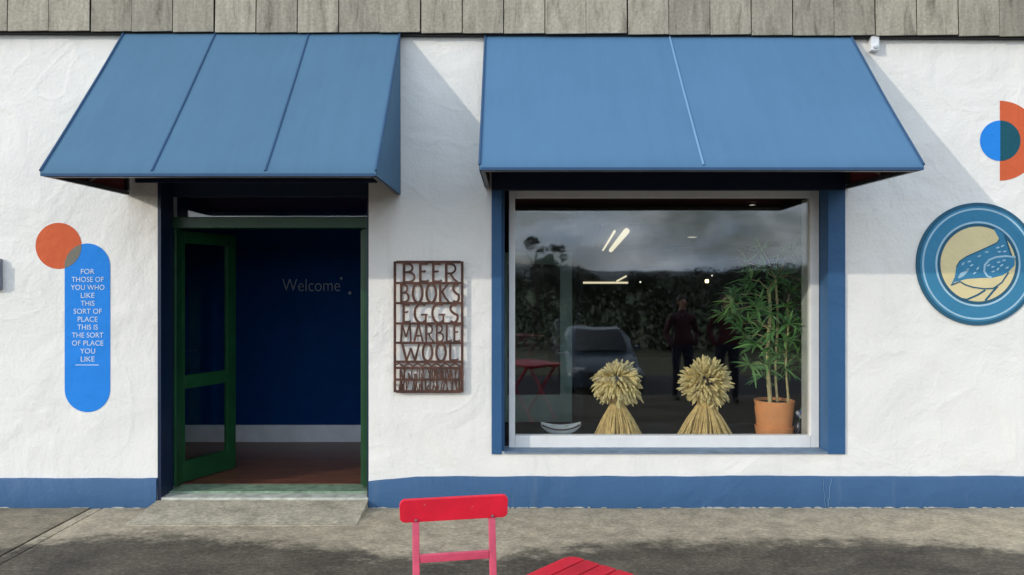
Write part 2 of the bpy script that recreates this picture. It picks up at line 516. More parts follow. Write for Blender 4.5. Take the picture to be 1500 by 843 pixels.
# ------------------------------------------------------------------ mesh helpers
class MB:
    """collects shapes that belong to ONE part"""
    def __init__(self):
        self.v, self.f = [], []
    def add(self, vs, fs):
        k = len(self.v)
        self.v += [tuple(p) for p in vs]
        self.f += [tuple(i + k for i in q) for q in fs]
        return self
    def box(self, x0, x1, y0, y1, z0, z1):
        vs = [(x0, y0, z0), (x1, y0, z0), (x1, y1, z0), (x0, y1, z0), (x0, y0, z1), (x1, y0, z1), (x1, y1, z1), (x0, y1, z1)]
        return self.add(vs, [(0, 3, 2, 1), (4, 5, 6, 7), (0, 1, 5, 4), (1, 2, 6, 5), (2, 3, 7, 6), (3, 0, 4, 7)])
    def bar(self, a, b, w, h=None, up=(0, 0, 1)):
        """box bar from a to b, w wide, h high"""
        a, b = Vector(a), Vector(b)
        h = w if h is None else h
        d = (b - a).normalized()
        u = Vector(up)
        if abs(d.dot(u)) > 0.97:
            u = Vector((0, 1, 0)) if abs(d.y) < 0.9 else Vector((1, 0, 0))
        s = d.cross(u).normalized()
        u = s.cross(d).normalized()
        vs = []
        for p in (a, b):
            for i, j in ((-1, -1), (1, -1), (1, 1), (-1, 1)):
                vs.append(p + s * (i * w / 2) + u * (j * h / 2))
        return self.add(vs, [(3, 2, 1, 0), (4, 5, 6, 7), (0, 1, 5, 4), (1, 2, 6, 5), (2, 3, 7, 6), (3, 0, 4, 7)])
    def tube(self, pts, rad, n=8, cap=True):
        pts = [Vector(p) for p in pts]
        rads = rad if isinstance(rad, (list, tuple)) else [rad] * len(pts)
        vs, fs = [], []
        for i, p in enumerate(pts):
            d = (pts[min(i + 1, len(pts) - 1)] - pts[max(i - 1, 0)])
            d = d.normalized() if d.length > 1e-9 else Vector((0, 0, 1))
            u = Vector((0, 0, 1)) if abs(d.z) < 0.9 else Vector((1, 0, 0))
            s = d.cross(u).normalized()
            u = s.cross(d).normalized()
            for k in range(n):
                t = 2 * math.pi * k / n
                vs.append(p + (s * math.cos(t) + u * math.sin(t)) * rads[i])
        for i in range(len(pts) - 1):
            for k in range(n):
                a, b = i * n + k, i * n + (k + 1) % n
                fs.append((a, b, b + n, a + n))
        if cap:
            fs.append(tuple(range(n))[::-1])
            fs.append(tuple(range((len(pts) - 1) * n, len(pts) * n)))
        return self.add(vs, fs)
    def lathe(self, prof, c=(0, 0, 0), n=32, axis='z'):
        vs, fs = [], []
        for r, z in prof:
            for k in range(n):
                t = 2 * math.pi * k / n
                if axis == 'z':
                    vs.append((c[0] + r * math.cos(t), c[1] + r * math.sin(t), c[2] + z))
                elif axis == 'y':
                    vs.append((c[0] + r * math.cos(t), c[1] + z, c[2] + r * math.sin(t)))
                else:
                    vs.append((c[0] + z, c[1] + r * math.cos(t), c[2] + r * math.sin(t)))
        for i in range(len(prof) - 1):
            for k in range(n):
                a, b = i * n + k, i * n + (k + 1) % n
                fs.append((a, b, b + n, a + n))
        return self.add(vs, fs)
    def prism(self, poly, y0, y1):
        """polygon in x,z pushed through from y0 to y1"""
        n = len(poly)
        vs = [(x, y0, z) for x, z in poly] + [(x, y1, z) for x, z in poly]
        fs = [tuple(range(n)), tuple(range(2 * n - 1, n - 1, -1))]
        for k in range(n):
            fs.append((k, k + n, (k + 1) % n + n, (k + 1) % n))
        return self.add(vs, fs)
    def ribbon(self, pts, w, y0, y1, closed=False):
        """a stroke of width w along x,z points, pushed through from y0 to y1"""
        P = [Vector((p[0], p[1])) for p in pts]
        n = len(P)
        left, right = [], []
        for i in range(n):
            if closed:
                a, b = P[(i - 1) % n], P[(i + 1) % n]
            else:
                a, b = P[max(i - 1, 0)], P[min(i + 1, n - 1)]
            d = (b - a)
            d = d.normalized() if d.length > 1e-9 else Vector((1, 0))
            s = Vector((-d.y, d.x)) * (w / 2)
            left.append(P[i] + s)
            right.append(P[i] - s)
        vs = []
        for i in range(n):
            vs += [(left[i].x, y0, left[i].y), (right[i].x, y0, right[i].y), (right[i].x, y1, right[i].y), (left[i].x, y1, left[i].y)]
        fs = []
        for i in range(n if closed else n - 1):
            a, b = 4 * i, 4 * ((i + 1) % n)
            for k in range(4):
                fs.append((a + k, b + k, b + (k + 1) % 4, a + (k + 1) % 4))
        if not closed:
            fs += [(0, 1, 2, 3), (4 * n - 1, 4 * n - 2, 4 * n - 3, 4 * n - 4)]
        return self.add(vs, fs)
    def build(self, name, mat, parent=None, bevel=0.0, smooth=False, seg=2):
        me = bpy.data.meshes.new(name)
        me.from_pydata(self.v, [], self.f)
        bm = bmesh.new()
        bm.from_mesh(me)
        bmesh.ops.recalc_face_normals(bm, faces=bm.faces)
        if bevel:
            bmesh.ops.bevel(bm, geom=[e for e in bm.edges if len(e.link_faces) == 2 and e.calc_face_angle(0) > 0.5],
                            offset=bevel, segments=seg, profile=0.6, affect='EDGES', clamp_overlap=True)
        bm.to_mesh(me)
        bm.free()
        if smooth:
            me.polygons.foreach_set('use_smooth', [True] * len(me.polygons))
            try:
                me.set_sharp_from_angle(angle=R(42))
            except Exception:
                pass
        me.update()
        o = bpy.data.objects.new(name, me)
        if mat is not None:
            me.materials.append(MAT[mat] if isinstance(mat, str) else mat)
        C.objects.link(o)
        if parent is not None:
            o.parent = parent
        return o

def tag(o, label=None, cat=None, group=None, kind=None):
    if label: o['label'] = label
    if cat: o['category'] = cat
    if group: o['group'] = group
    if kind: o['kind'] = kind
    return o

def thing(name, label, cat, group=None, loc=(0, 0, 0), rz=0.0):
    o = bpy.data.objects.new(name, None)
    o.empty_display_size = 0.1
    o.location = loc
    o.rotation_euler = (0, 0, rz)
    C.objects.link(o)
    return tag(o, label, cat, group)

def box(name, mat, parent, x0, x1, y0, y1, z0, z1, bevel=0.0):
    return MB().box(x0, x1, y0, y1, z0, z1).build(name, mat, parent, bevel)

def text_mesh(name, body, mat, parent, x, z, size, y, depth=0.0015, width=None, thin=0.0):
    cu = bpy.data.curves.new(name, 'FONT')
    cu.body = body
    cu.size = size
    cu.align_x = 'CENTER'
    cu.align_y = 'CENTER'
    cu.extrude = depth / 2
    cu.resolution_u = 4
    cu.offset = thin
    tmp = bpy.data.objects.new('tmp', cu)
    C.objects.link(tmp)
    dg = bpy.context.evaluated_depsgraph_get()
    me = bpy.data.meshes.new_from_object(tmp.evaluated_get(dg))
    bpy.data.objects.remove(tmp, do_unlink=True)
    xs = [v.co.x for v in me.vertices]
    ys = [v.co.y for v in me.vertices]
    w = max(xs) - min(xs)
    k = (width / w) if width else 1.0
    cx, cy = (max(xs) + min(xs)) / 2, (max(ys) + min(ys)) / 2
    for v in me.vertices:
        v.co = Vector((x + (v.co.x - cx) * k, y - v.co.z, z + (v.co.y - cy)))
    me.materials.clear()
    me.materials.append(MAT[mat])
    o = bpy.data.objects.new(name, me)
    C.objects.link(o)
    o.parent = parent
    return o

def PX(px): return (px - 750.0) / S
def PZ(py): return EYE + (421.5 - py) / S
def at(px, py, y):
    """point seen at a photograph pixel, y metres behind the wall plane"""
    d = D + y
    return Vector(((px - 750.0) * d / (S * D), y, EYE + (421.5 - py) * d / (S * D)))

def disc_poly(cx, cz, r, a0=0.0, a1=2 * math.pi, n=64, close=True):
    m = n if close else n + 1
    return [(cx + r * math.cos(a0 + (a1 - a0) * k / n), cz + r * math.sin(a0 + (a1 - a0) * k / n)) for k in range(m)]

# ------------------------------------------------------------------ ground
def ground_h(x, y):
    """height of the land: level by the shop, a little lower where the cars stand, fields rising beyond"""
    d = -y
    if d < 5.6: h = -0.03
    elif d < 9.0: h = -0.03 - 0.72 * (0.5 - 0.5 * math.cos(math.pi * (d - 5.6) / 3.4))
    else: h = -0.75
    if d > 18:
        h -= min(d - 18, 60) * 0.012
    if d > 110:
        h += (d - 110) * 0.028 * (0.55 + 0.45 * noise.noise(Vector((x * 0.004, y * 0.004, 3))))
    return h

def lattice(vals):
    out = []
    for a, b, n in vals:
        out += [a + (b - a) * k / n for k in range(n)]
    out.append(vals[-1][1])
    return out
gx = lattice([(-2500, -400, 8), (-400, -60, 10), (-60, -12, 10), (-12, 12, 12), (12, 60, 10), (60, 400, 14), (400, 2500, 8)])
gy = lattice([(-2600, -500, 14), (-500, -120, 16), (-120, -20, 20), (-20, -9, 8), (-9, -5.5, 10), (-5.5, 1, 3), (1, 400, 6)])
g = MB()
g.add([(x, y, ground_h(x, y)) for y in gy for x in gx],
      [(j * len(gx) + i, j * len(gx) + i + 1, (j + 1) * len(gx) + i + 1, (j + 1) * len(gx) + i)
       for j in range(len(gy) - 1) for i in range(len(gx) - 1)])
def land_mat():
    m, nt, b = new_mat('land')
    L = nt.links.new
    geo = N(nt, 'ShaderNodeNewGeometry')
    sx = N(nt, 'ShaderNodeSeparateXYZ')
    L(geo.outputs['Position'], sx.inputs[0])
    n1 = N(nt, 'ShaderNodeTexNoise', Scale=0.02, Detail=4)
    L(geo.outputs['Position'], n1.inputs['Vector'])
    r = ramp(nt, [(0.38, (0.035, 0.060, 0.018)), (0.5, (0.07, 0.105, 0.028)), (0.62, (0.085, 0.08, 0.035))])
    L(n1.outputs['Fac'], r.inputs['Fac'])
    n2 = N(nt, 'ShaderNodeTexNoise', Scale=9, Detail=5)
    L(geo.outputs['Position'], n2.inputs['Vector'])
    r2 = ramp(nt, [(0.3, (0.020, 0.020, 0.022)), (0.7, (0.038, 0.038, 0.04))])
    L(n2.outputs['Fac'], r2.inputs['Fac'])
    gt = N(nt, 'ShaderNodeMath', operation='LESS_THAN')     # turf beyond the parking ground
    gt.inputs[1].default_value = -14.5
    L(sx.outputs['Y'], gt.inputs[0])
    mxn = N(nt, 'ShaderNodeMixRGB')
    L(gt.outputs[0], mxn.inputs['Fac'])
    L(r2.outputs['Color'], mxn.inputs['Color1'])
    L(r.outputs['Color'], mxn.inputs['Color2'])
    L(mxn.outputs['Color'], b.inputs['Base Color'])
    b.inputs['Roughness'].default_value = 0.9
    return m
tag(g.build('ground', land_mat(), None, smooth=True), kind='structure')

# concrete forecourt in separate pours, with open joints between them
pave = tag(bpy.data.objects.new('pavement', None), kind='structure')
C.objects.link(pave)
def slab(x0, x1, y0, y1, mat='concrete', z=0.0, n=None):
    """a pour of concrete with a slightly uneven top and worn edges"""
    nx = max(2, int((x1 - x0) / 0.12)); ny = max(2, int((y1 - y0) / 0.12))
    m = MB()
    vs, fs = [], []
    for j in range(ny + 1):
        for i in range(nx + 1):
            x, y = x0 + (x1 - x0) * i / nx, y0 + (y1 - y0) * j / ny
            e = 0.006 * noise.noise(Vector((x * 1.3, y * 1.3, 0.5)))
            if i in (0, nx) or j in (0, ny): e -= 0.004
            wob = 0.006 * noise.noise(Vector((y * 6, x * 3, 9)))
            vs.append((x + (wob if i in (0, nx) else 0), y, z + e))
    for j in range(ny):
        for i in range(nx):
            a = j * (nx + 1) + i
            fs.append((a, a + 1, a + nx + 2, a + nx + 1))
    k = len(vs)
    ring = [i for i in range(nx + 1)] + [j * (nx + 1) + nx for j in range(1, ny + 1)] + \
           [ny * (nx + 1) + i for i in range(nx - 1, -1, -1)] + [j * (nx + 1) for j in range(ny - 1, 0, -1)]
    low = []
    for r in ring:
        p = vs[r]
        low.append((p[0], p[1], z - 0.08))
    vs += low
    for q in range(len(ring)):
        q2 = (q + 1) % len(ring)
        fs.append((ring[q], ring[q2], k + q2, k + q))
    return m.add(vs, fs).build('concrete_slab', mat, pave, smooth=True)
slab(-7.0, -3.245, -5.6, 0.02, 'concrete_dirty')
slab(-3.228, -3.150, -5.6, 0.02, z=-0.004)
slab(-3.132, 7.0, -5.6, 0.02)

# ------------------------------------------------------------------ the shop building
shop = thing('shop_building', 'white rendered shop with blue plinth, blue awnings and grey slate edge', 'building')
T = 0.32                          # wall thickness
X0, X1, ZT = -6.5, 6.5, 3.68
DX0, DX1, DZ1 = PX(232), PX(540), 2.55          # doorway
WX0, WX1, WZ0, WZ1 = PX(735), PX(1220), PZ(662), PZ(262)   # window opening

def wall_with_holes(name, mat, x0, x1, z0, z1, holes, y0, y1, parent):
    xs = sorted({x0, x1} | {h[0] for h in holes} | {h[1] for h in holes})
    zs = sorted({z0, z1} | {h[2] for h in holes} | {h[3] for h in holes})
    def dense(a, st):
        o = []
        for p, q in zip(a, a[1:]):
            n = max(1, int((q - p) / st))
            o += [p + (q - p) * k / n for k in range(n)]
        return o + [a[-1]]
    xs, zs = dense(xs, 0.15), dense(zs, 0.15)
    solid = lambda i, k: 0 <= i < len(xs) - 1 and 0 <= k < len(zs) - 1 and not any(
        h[0] - 1e-6 < (xs[i] + xs[i + 1]) / 2 < h[1] + 1e-6 and h[2] - 1e-6 < (zs[k] + zs[k + 1]) / 2 < h[3] + 1e-6 for h in holes)
    W = len(xs)
    vs = [(x, y0, z) for z in zs for x in xs] + [(x, y1, z) for z in zs for x in xs]
    O = W * len(zs)
    fs = []
    for k in range(len(zs) - 1):
        for i in range(W - 1):
            if not solid(i, k): continue
            a, b, c, d = k * W + i, k * W + i + 1, (k + 1) * W + i + 1, (k + 1) * W + i
            fs += [(a, b, c, d), (d + O, c + O, b + O, a + O)]
            if not solid(i - 1, k): fs.append((a, d, d + O, a + O))
            if not solid(i + 1, k): fs.append((b, b + O, c + O, c))
            if not solid(i, k - 1): fs.append((a, a + O, b + O, b))
            if not solid(i, k + 1): fs.append((d, c, c + O, d + O))
    return MB().add(vs, fs).build(name, mat, parent)

fw = wall_with_holes('front_wall', 'white_wall', X0, X1, -0.1, ZT,
                [(DX0, DX1, -0.1, DZ1), (WX0, WX1, WZ0, WZ1)], 0.0, T, shop)
# side and back walls keep the inside dark
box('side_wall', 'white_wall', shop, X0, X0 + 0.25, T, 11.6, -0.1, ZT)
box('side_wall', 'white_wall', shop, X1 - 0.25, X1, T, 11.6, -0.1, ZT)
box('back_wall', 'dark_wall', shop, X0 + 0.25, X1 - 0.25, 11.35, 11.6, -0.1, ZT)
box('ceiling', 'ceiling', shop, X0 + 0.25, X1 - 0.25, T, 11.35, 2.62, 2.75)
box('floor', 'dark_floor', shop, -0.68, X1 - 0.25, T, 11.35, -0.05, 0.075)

# plinth, two runs with uneven hand painted top edge
def plinth(x0, x1, ztop, zbot, cap_l, cap_r):
    n = int((x1 - x0) / 0.06)
    vs, fs = [], []
    for i in range(n + 1):
        x = x0 + (x1 - x0) * i / n
        zt = ztop(x) + 0.006 * noise.noise(Vector((x * 3.1, 0.3, 0))) + 0.003 * noise.noise(Vector((x * 11, 4.3, 0)))
        yo = -0.026 + 0.003 * noise.noise(Vector((x * 2.0, 7.7, 0)))
        zb = zbot(x) + 0.005 * noise.noise(Vector((x * 13, 1.0, 5)))
        vs += [(x, yo + 0.004, zb), (x, yo, zb + 0.02), (x, yo, zt - 0.012), (x, yo + 0.007, zt - 0.003), (x, 0.004, zt)]
    for i in range(n):
        for k in range(4):
            a = i * 5 + k
            fs.append((a, a + 5, a + 6, a + 1))
    fs.append((0, 1, 2, 3, 4))
    fs.append(tuple(n * 5 + k for k in (4, 3, 2, 1, 0)))
    return MB().add(vs, fs).build('plinth', 'blue_wall', shop, smooth=True)
plinth(X0, PX(231), lambda x: PZ(700.5), lambda x: -0.02, 0, 1)
plinth(DX1 + 0.004, X1, lambda x: PZ(697.5) - 0.035 * max(0, 1 - (x - DX1) / 0.35) - 0.004 * max(0, min(1, (0.5 - x))), lambda x: -0.02, 1, 0)

for (px, w) in ((1215, 0.0022), (1203, 0.0012)):
    MB().ribbon([(PX(px + 0.9 * math.sin(k * 1.7) + 0.5 * math.sin(k * 2.9) + k * (-0.55 if px > 1210 else 0.5)), PZ(700 + k * 5.2)) for k in range(9)], w, -0.0315, -0.022).build('crack', 'awning_seam_light', shop)
# pale crumbled line where the plinth meets the concrete
cr_ = MB()
for (a, b) in ((DX1 + 0.02, 4.2), (-4.2, PX(228))):
    x = a
    while x < b:
        w = random.uniform(0.02, 0.11)
        h = random.uniform(0.002, 0.008)
        if random.random() < (0.75 if a > -2 else 0.35):
            y = -0.033 - random.uniform(0, 0.012)
            cr_.add([(x, y - h, 0.001), (x + w, y - h * random.uniform(.6, 1.2), 0.001), (x + w, -0.02, 0.001), (x, -0.02, 0.001),
                     (x + w * .3, y, h), (x + w * .7, y, h * .9), (x + w * .7, -0.02, h), (x + w * .3, -0.02, h)],
                    [(0, 1, 5, 4), (1, 2, 6, 5), (4, 5, 6, 7), (3, 0, 4, 7)])
        x += w * random.uniform(0.7, 1.6)
tag(cr_.build('mortar_crumbs', paint('pale_mortar', (0.42, 0.40, 0.34), rough=0.9, var=0.3, scale=20), shop), kind='stuff')

# ---- steep slate edge of the roof
roof = MB()
PITCH = R(88.5)
ey, ez = -0.055, 3.628
dy, dz = math.cos(PITCH), math.sin(PITCH)
EXPO, NC = 0.46, 3
roof.add([(X0, 0.02, ez + 0.03), (X1, 0.02, ez - 0.01), (X1, 0.02 + dy * 1.55, ez + dz * 1.5), (X0, 0.02 + dy * 1.55, ez + dz * 1.5),
          (X1, 11.6, ez + dz * 1.5 + 0.3), (X0, 11.6, ez + dz * 1.5 + 0.3), (X1, 11.6, ez), (X0, 11.6, ez)],
         [(0, 1, 2, 3), (3, 2, 4, 5), (5, 4, 6, 7), (1, 6, 4, 2), (0, 3, 5, 7)])
ro = roof.build('roof', 'awning_metal', shop)
sl_me = []
SW = 0.315
for k in range(4):
    m = MB()
    w, h, t = SW / 2 - 0.0035, EXPO + 0.05, 0.011
    j = [random.uniform(-0.003, 0.003) for _ in range(4)]
    m.add([(-w, 0, j[0]), (w, 0, j[1]), (w, 0, h), (-w, 0, h), (-w, -t, j[0]), (w, -t, j[1]), (w, -t * .6, h), (-w, -t * .6, h)],
          [(0, 3, 2, 1), (4, 5, 6, 7), (0, 1, 5, 4), (1, 2, 6, 5), (2, 3, 7, 6), (3, 0, 4, 7)])
    o = m.build('slate', 'slate', None, bevel=0.002, seg=1)
    sl_me.append(o.data)
    bpy.data.objects.remove(o, do_unlink=True)
for c in range(NC):
    x = -3.844 + SW / 2 - 8 * SW + (SW / 2 if c % 2 else 0.0)
    while x < X1 - 0.1:
        s = c * EXPO
        o = bpy.data.objects.new('slate', random.choice(sl_me))
        drop = -0.0052 * x
        o.location = (x + random.uniform(-0.004, 0.004), ey + dy * s - 0.006 + random.uniform(-0.003, 0.003), ez + dz * s + drop + random.uniform(-0.004, 0.004))
        o.rotation_euler = (-(math.pi / 2 - PITCH) + R(0.6) + random.uniform(-0.006, 0.006), random.uniform(-0.004, 0.004), 0)
        C.objects.link(o)
        o.parent = ro
        x += SW
# black strip added under the slates in place of the eaves shadow
MB().add([(X0, -0.045, ez + 0.034 - 0.012), (X1, -0.045, ez - 0.034 - 0.012), (X1, 0.0, ez - 0.046), (X0, 0.0, ez + 0.022),
          (X0, -0.045, ez + 0.06), (X1, -0.045, ez - 0.008), (X1, 0.02, ez - 0.008), (X0, 0.02, ez + 0.06)],
         [(0, 1, 5, 4), (3, 2, 1, 0), (4, 5, 6, 7)]).build('eaves_shadow_strip', 'black', ro)

# ---- window: blue surround, white frame, double glazing
YF = 0.135      # face of white frame
win = box('window', 'blue_trim', shop, WX0 - 0.078, WX0, -0.018, 0.02, PZ(665), PZ(250), 0.004)
box('surround', 'blue_trim', win, WX1 - 0.045, PX(1237), -0.018, 0.02, PZ(665), PZ(250), 0.004)
box('surround', 'navy', win, WX0 - 0.078, PX(1237), -0.022, 0.02, PZ(279.5), PZ(248), 0.004)  # shade under the awning put into this band's navy
# reveals
box('reveal', 'blue_trim', win, WX0, WX0 + 0.02, 0.0205, T, WZ0, WZ1)
MB().add([(WX1 - 0.044, 0.0202, WZ0), (WX1 + 0.05, 0.0202, WZ0), (WX1 + 0.05, T, WZ0), (WX1 - 0.047, T, WZ0),
          (WX1 - 0.044, 0.0202, WZ1), (WX1 + 0.05, 0.0202, WZ1), (WX1 + 0.05, T, WZ1), (WX1 - 0.047, T, WZ1)],
         [(0, 1, 5, 4), (3, 0, 4, 7), (2, 3, 7, 6), (1, 2, 6, 5)]).build('reveal', 'blue_trim', win)
# sloping worn sill; sunlight on its top is put into the paler blue
MB().add([(WX0 + 0.02, -0.02, PZ(664)), (WX1 - 0.046, -0.02, PZ(664)), (WX1 - 0.046, -0.02, PZ(661.5)), (WX0 + 0.02, -0.02, PZ(661.5)),
          (WX0 + 0.02, YF + 0.03, PZ(668)), (WX1 - 0.046, YF + 0.03, PZ(668)), (WX1 - 0.046, YF + 0.03, at(0, 655.5, YF).z), (WX0 + 0.02, YF + 0.03, at(0, 655.5, YF).z)],
         [(0, 1, 2, 3), (3, 2, 6, 7), (0, 3, 7, 4), (1, 5, 6, 2)]).build('sill', paint('worn_sunlit_blue_sill', (0.15, 0.215, 0.29), rough=0.6, var=0.25, scale=10, bump=0.002), win)
fx0, fx1 = at(745.5, 0, YF).x, at(1200, 0, YF).x
gx0, gx1 = at(754.5, 0, YF).x, at(1187.5, 0, YF).x
fz0, fz1 = at(0, 656, YF).z, at(0, 277, YF).z
gz0, gz1 = at(0, 638.5, YF).z, at(0, 290, YF).z
fr = MB()
yb = YF + 0.07
fr.box(fx0, gx0, YF, yb, fz0, fz1)
fr.box(gx1, fx1, YF, yb, fz0, fz1)
f1 = fr.build('frame', 'frame_white', win, 0.004)
MB().box(gx0 + 0.0005, gx1 - 0.0005, YF - 0.003, yb, fz0, gz0).build('frame', 'frame_white', win, 0.004)
MB().box(gx0 + 0.0005, gx1 - 0.0005, YF - 0.003, yb, gz1, fz1).build('frame', 'frame_white', win, 0.004)
YG = YF + 0.03
for k in range(2):
    box('pane', 'glass', win, gx0 - 0.01, gx1 + 0.01, YG + 0.016 * k, YG + 0.016 * k + 0.004, gz0 - 0.01, gz1 + 0.01)
# inner jamb and display shelf
box('inner_jamb', 'pale_jamb', win, gx1 + 0.012, gx1 + 0.05, yb + 0.001, T + 0.03, gz0 - 0.1, gz1)
SHELF = 0.462
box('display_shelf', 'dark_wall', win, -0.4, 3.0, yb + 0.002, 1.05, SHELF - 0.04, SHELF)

# ---- entrance: navy reveal, green frame, transom light, two glazed leaves
ent = box('entrance', 'navy', shop, DX0 - 0.0, DX0 + 0.025, -0.012, 0.20, 0.03, DZ1)
box('reveal', 'navy', ent, DX1 - 0.012, DX1 - 0.0005, 0.004, 0.20, 0.03, DZ1)
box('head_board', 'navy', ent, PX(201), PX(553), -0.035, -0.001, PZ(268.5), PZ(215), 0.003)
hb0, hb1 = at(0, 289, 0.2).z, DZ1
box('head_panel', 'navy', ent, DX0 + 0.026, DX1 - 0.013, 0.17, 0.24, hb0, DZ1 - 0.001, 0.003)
JX0, JX1 = at(250, 0, 0.2).x, at(537, 0, 0.2).x
tz0, tz1 = at(0, 335, 0.2).z, at(0, 318.5, 0.2).z
box('jamb', 'green', ent, DX0 + 0.026, JX0 + 0.045, 0.20, 0.29, 0.10, tz0, 0.004)
box('jamb', 'green', ent, JX1 - 0.03, DX1 - 0.001, 0.203, 0.29, 0.10, tz0, 0.004)
box('transom_bar', 'green', ent, DX0 + 0.026, DX1 - 0.013, 0.175, 0.29, tz0 + 0.001, tz1, 0.005)
box('transom_light', 'door_glass', ent, DX0 + 0.03, DX1 - 0.02, 0.225, 0.229, tz1, hb0)
box('threshold', 'sill_green', ent, DX0 + 0.026, DX1 - 0.013, 0.12, 0.34, 0.03, 0.086, 0.005)
box('threshold', 'sill_pale', ent, DX0 + 0.01, DX1 - 0.001, -0.01, 0.1195, 0.03, 0.072, 0.006)
# raised apron before the door, sloping down to the forecourt
ap = MB()
vs, fs = [], []
nx, ny = 24, 8
for j in range(ny + 1):
    for i in range(nx + 1):
        x = DX0 - 0.0 + (DX1 + 0.0 - DX0) * i / nx
        f = j / ny
        x += (-0.03 if i == 0 else 0) * (1 - f)
        y = -0.455 + 0.44 * f
        vs.append((x, y, 0.003 + 0.052 * f + 0.004 * noise.noise(Vector((x * 4, y * 4, 2)))))
for j in range(ny):
    for i in range(nx):
        a = j * (nx + 1) + i
        fs.append((a, a + 1, a + nx + 2, a + nx + 1))
k0 = len(vs)
ring = list(range(nx + 1)) + [j * (nx + 1) + nx for j in range(1, ny + 1)] + [ny * (nx + 1) + i for i in range(nx - 1, -1, -1)] + [j * (nx + 1) for j in range(ny - 1, 0, -1)]
vs += [(vs[r][0], vs[r][1], -0.08) for r in ring]
for q in range(len(ring)):
    q2 = (q + 1) % len(ring)
    fs.append((ring[q], ring[q2], k0 + q2, k0 + q))
ap.add(vs, fs).build('door_apron', 'apron', pave, smooth=True)

def door_leaf(hinge, ang, w, mirror, lock):
    """glazed leaf, two panes over each other; built along +x from the hinge, then swung inwards"""
    h0, h1, t = 0.10, tz0 - 0.008, 0.042
    lf = MB()
    st = 0.095
    lf.box(0, st, 0, t, h0, h1)
    lf.box(w - st, w, 0, t, h0, h1)
    o = lf.build('door', 'green', ent, 0.005)
    o.location = (hinge[0], hinge[1], 0)
    o.rotation_euler = (0, 0, ang)
    if mirror: o.scale = (-1, 1, 1)
    for (a, b) in ((h0, h0 + 0.17), (h0 + 0.76, h0 + 0.87), (h1 - 0.10, h1)):
        MB().box(st, w - st, 0.002, t - 0.002, a, b).build('rail', 'green', o, 0.004)
    for (a, b) in ((h0 + 0.17, h0 + 0.76), (h0 + 0.87, h1 - 0.10)):
        MB().box(st - 0.005, w - st + 0.005, t / 2 - 0.002, t / 2 + 0.002, a - 0.005, b + 0.005).build('pane', 'door_glass', o)
    if lock:
        hd = MB()
        hd.tube([(w - 0.05, -0.002, 1.05), (w - 0.05, -0.05, 1.05), (w - 0.16, -0.05, 1.05)], 0.009, 8)
        hd.build('handle', 'steel', o, smooth=True)
    return o
door_leaf((at(257, 0, 0.26).x, 0.262), R(65), 0.64, False, False)
door_leaf((at(528.5, 0, 0.27).x, 0.262), R(-95), 0.70, True, True)

# lobby behind the door: navy wall with white skirting, brown boards
YL = 1.98
lob = box('lobby_wall', 'navy_wall', shop, -4.2, -0.70, YL, YL + 0.1, 0.0, 2.62)
box('lobby_wall', 'navy_wall', shop, -4.2, -4.1, T, YL - 0.001, 0.0, 2.62)
box('lobby_wall', 'navy_wall', shop, -0.80, -0.70, T, YL - 0.001, 0.0, 2.62)  # unseen side partition, added to keep the lobby dark
box('skirting_board', 'skirting', lob, -4.09, -0.81, YL - 0.022, YL - 0.001, 0.088, 0.265, 0.004)
fl = tag(bpy.data.objects.new('lobby_floor', None))
C.objects.link(fl); fl.parent = shop
yy = 0.345
while yy < YL - 0.03:
    xx = -4.09 - random.uniform(0, 1.0)
    while xx < -0.81:
        ln = random.uniform(1.1, 1.8)
        a, b = max(xx, -4.09), min(xx + ln, -0.81)
        if b - a > 0.05:
            MB().box(a + 0.001, b - 0.001, yy + 0.001, min(yy + 0.129, YL - 0.024), 0.0, 0.088).build('floorboard', 'wood_floor', fl)
        xx += ln
    yy += 0.13
# greeting on the navy wall
wc = at(456, 418, YL)
text_mesh('lettering', 'Welcome', 'lettering', lob, wc.x, wc.z, 0.19, YL - 0.003, 0.002, width=0.60, thin=-0.0022)
for (px, py, r) in ((500, 408, 0.014), (512.5, 429.5, 0.017)):
    p = at(px, py, YL)
    MB().prism(disc_poly(p.x, p.z, r, n=20), YL - 0.004, YL - 0.001).build('painted_dot', 'lettering', lob)

# inner partition with pale green glazed door, seen through the shop window
YD = 2.9
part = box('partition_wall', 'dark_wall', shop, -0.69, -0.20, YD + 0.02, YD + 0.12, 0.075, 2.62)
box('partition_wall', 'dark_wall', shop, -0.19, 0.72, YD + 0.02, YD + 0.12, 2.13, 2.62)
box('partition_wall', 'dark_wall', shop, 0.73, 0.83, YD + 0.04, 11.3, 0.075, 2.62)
idr = MB()
idr.box(0.56, 0.70, YD, YD + 0.045, 0.08, 2.10)
idr.box(-0.18, -0.05, YD, YD + 0.045, 0.08, 2.10)
ido = idr.build('inner_door', 'green_pale', shop, 0.004)
for a, b in ((0.08, 0.44), (1.96, 2.10)):
    box('rail', 'green_pale', ido, -0.049, 0.559, YD + 0.002, YD + 0.043, a, b, 0.003)
box('pane', 'door_glass', ido, -0.055, 0.565, YD + 0.02, YD + 0.024, 0.435, 1.965)
hd = MB()
hd.tube([(0.635, YD, 0.93), (0.635, YD - 0.05, 0.93), (0.53, YD - 0.05, 0.93)], 0.010, 8)
hd.lathe([(0.0, -0.008), (0.026, -0.008), (0.026, 0.0)], (0.635, YD, 0.93), 16, 'y')
hd.build('handle', 'plastic_white', ido, smooth=True)

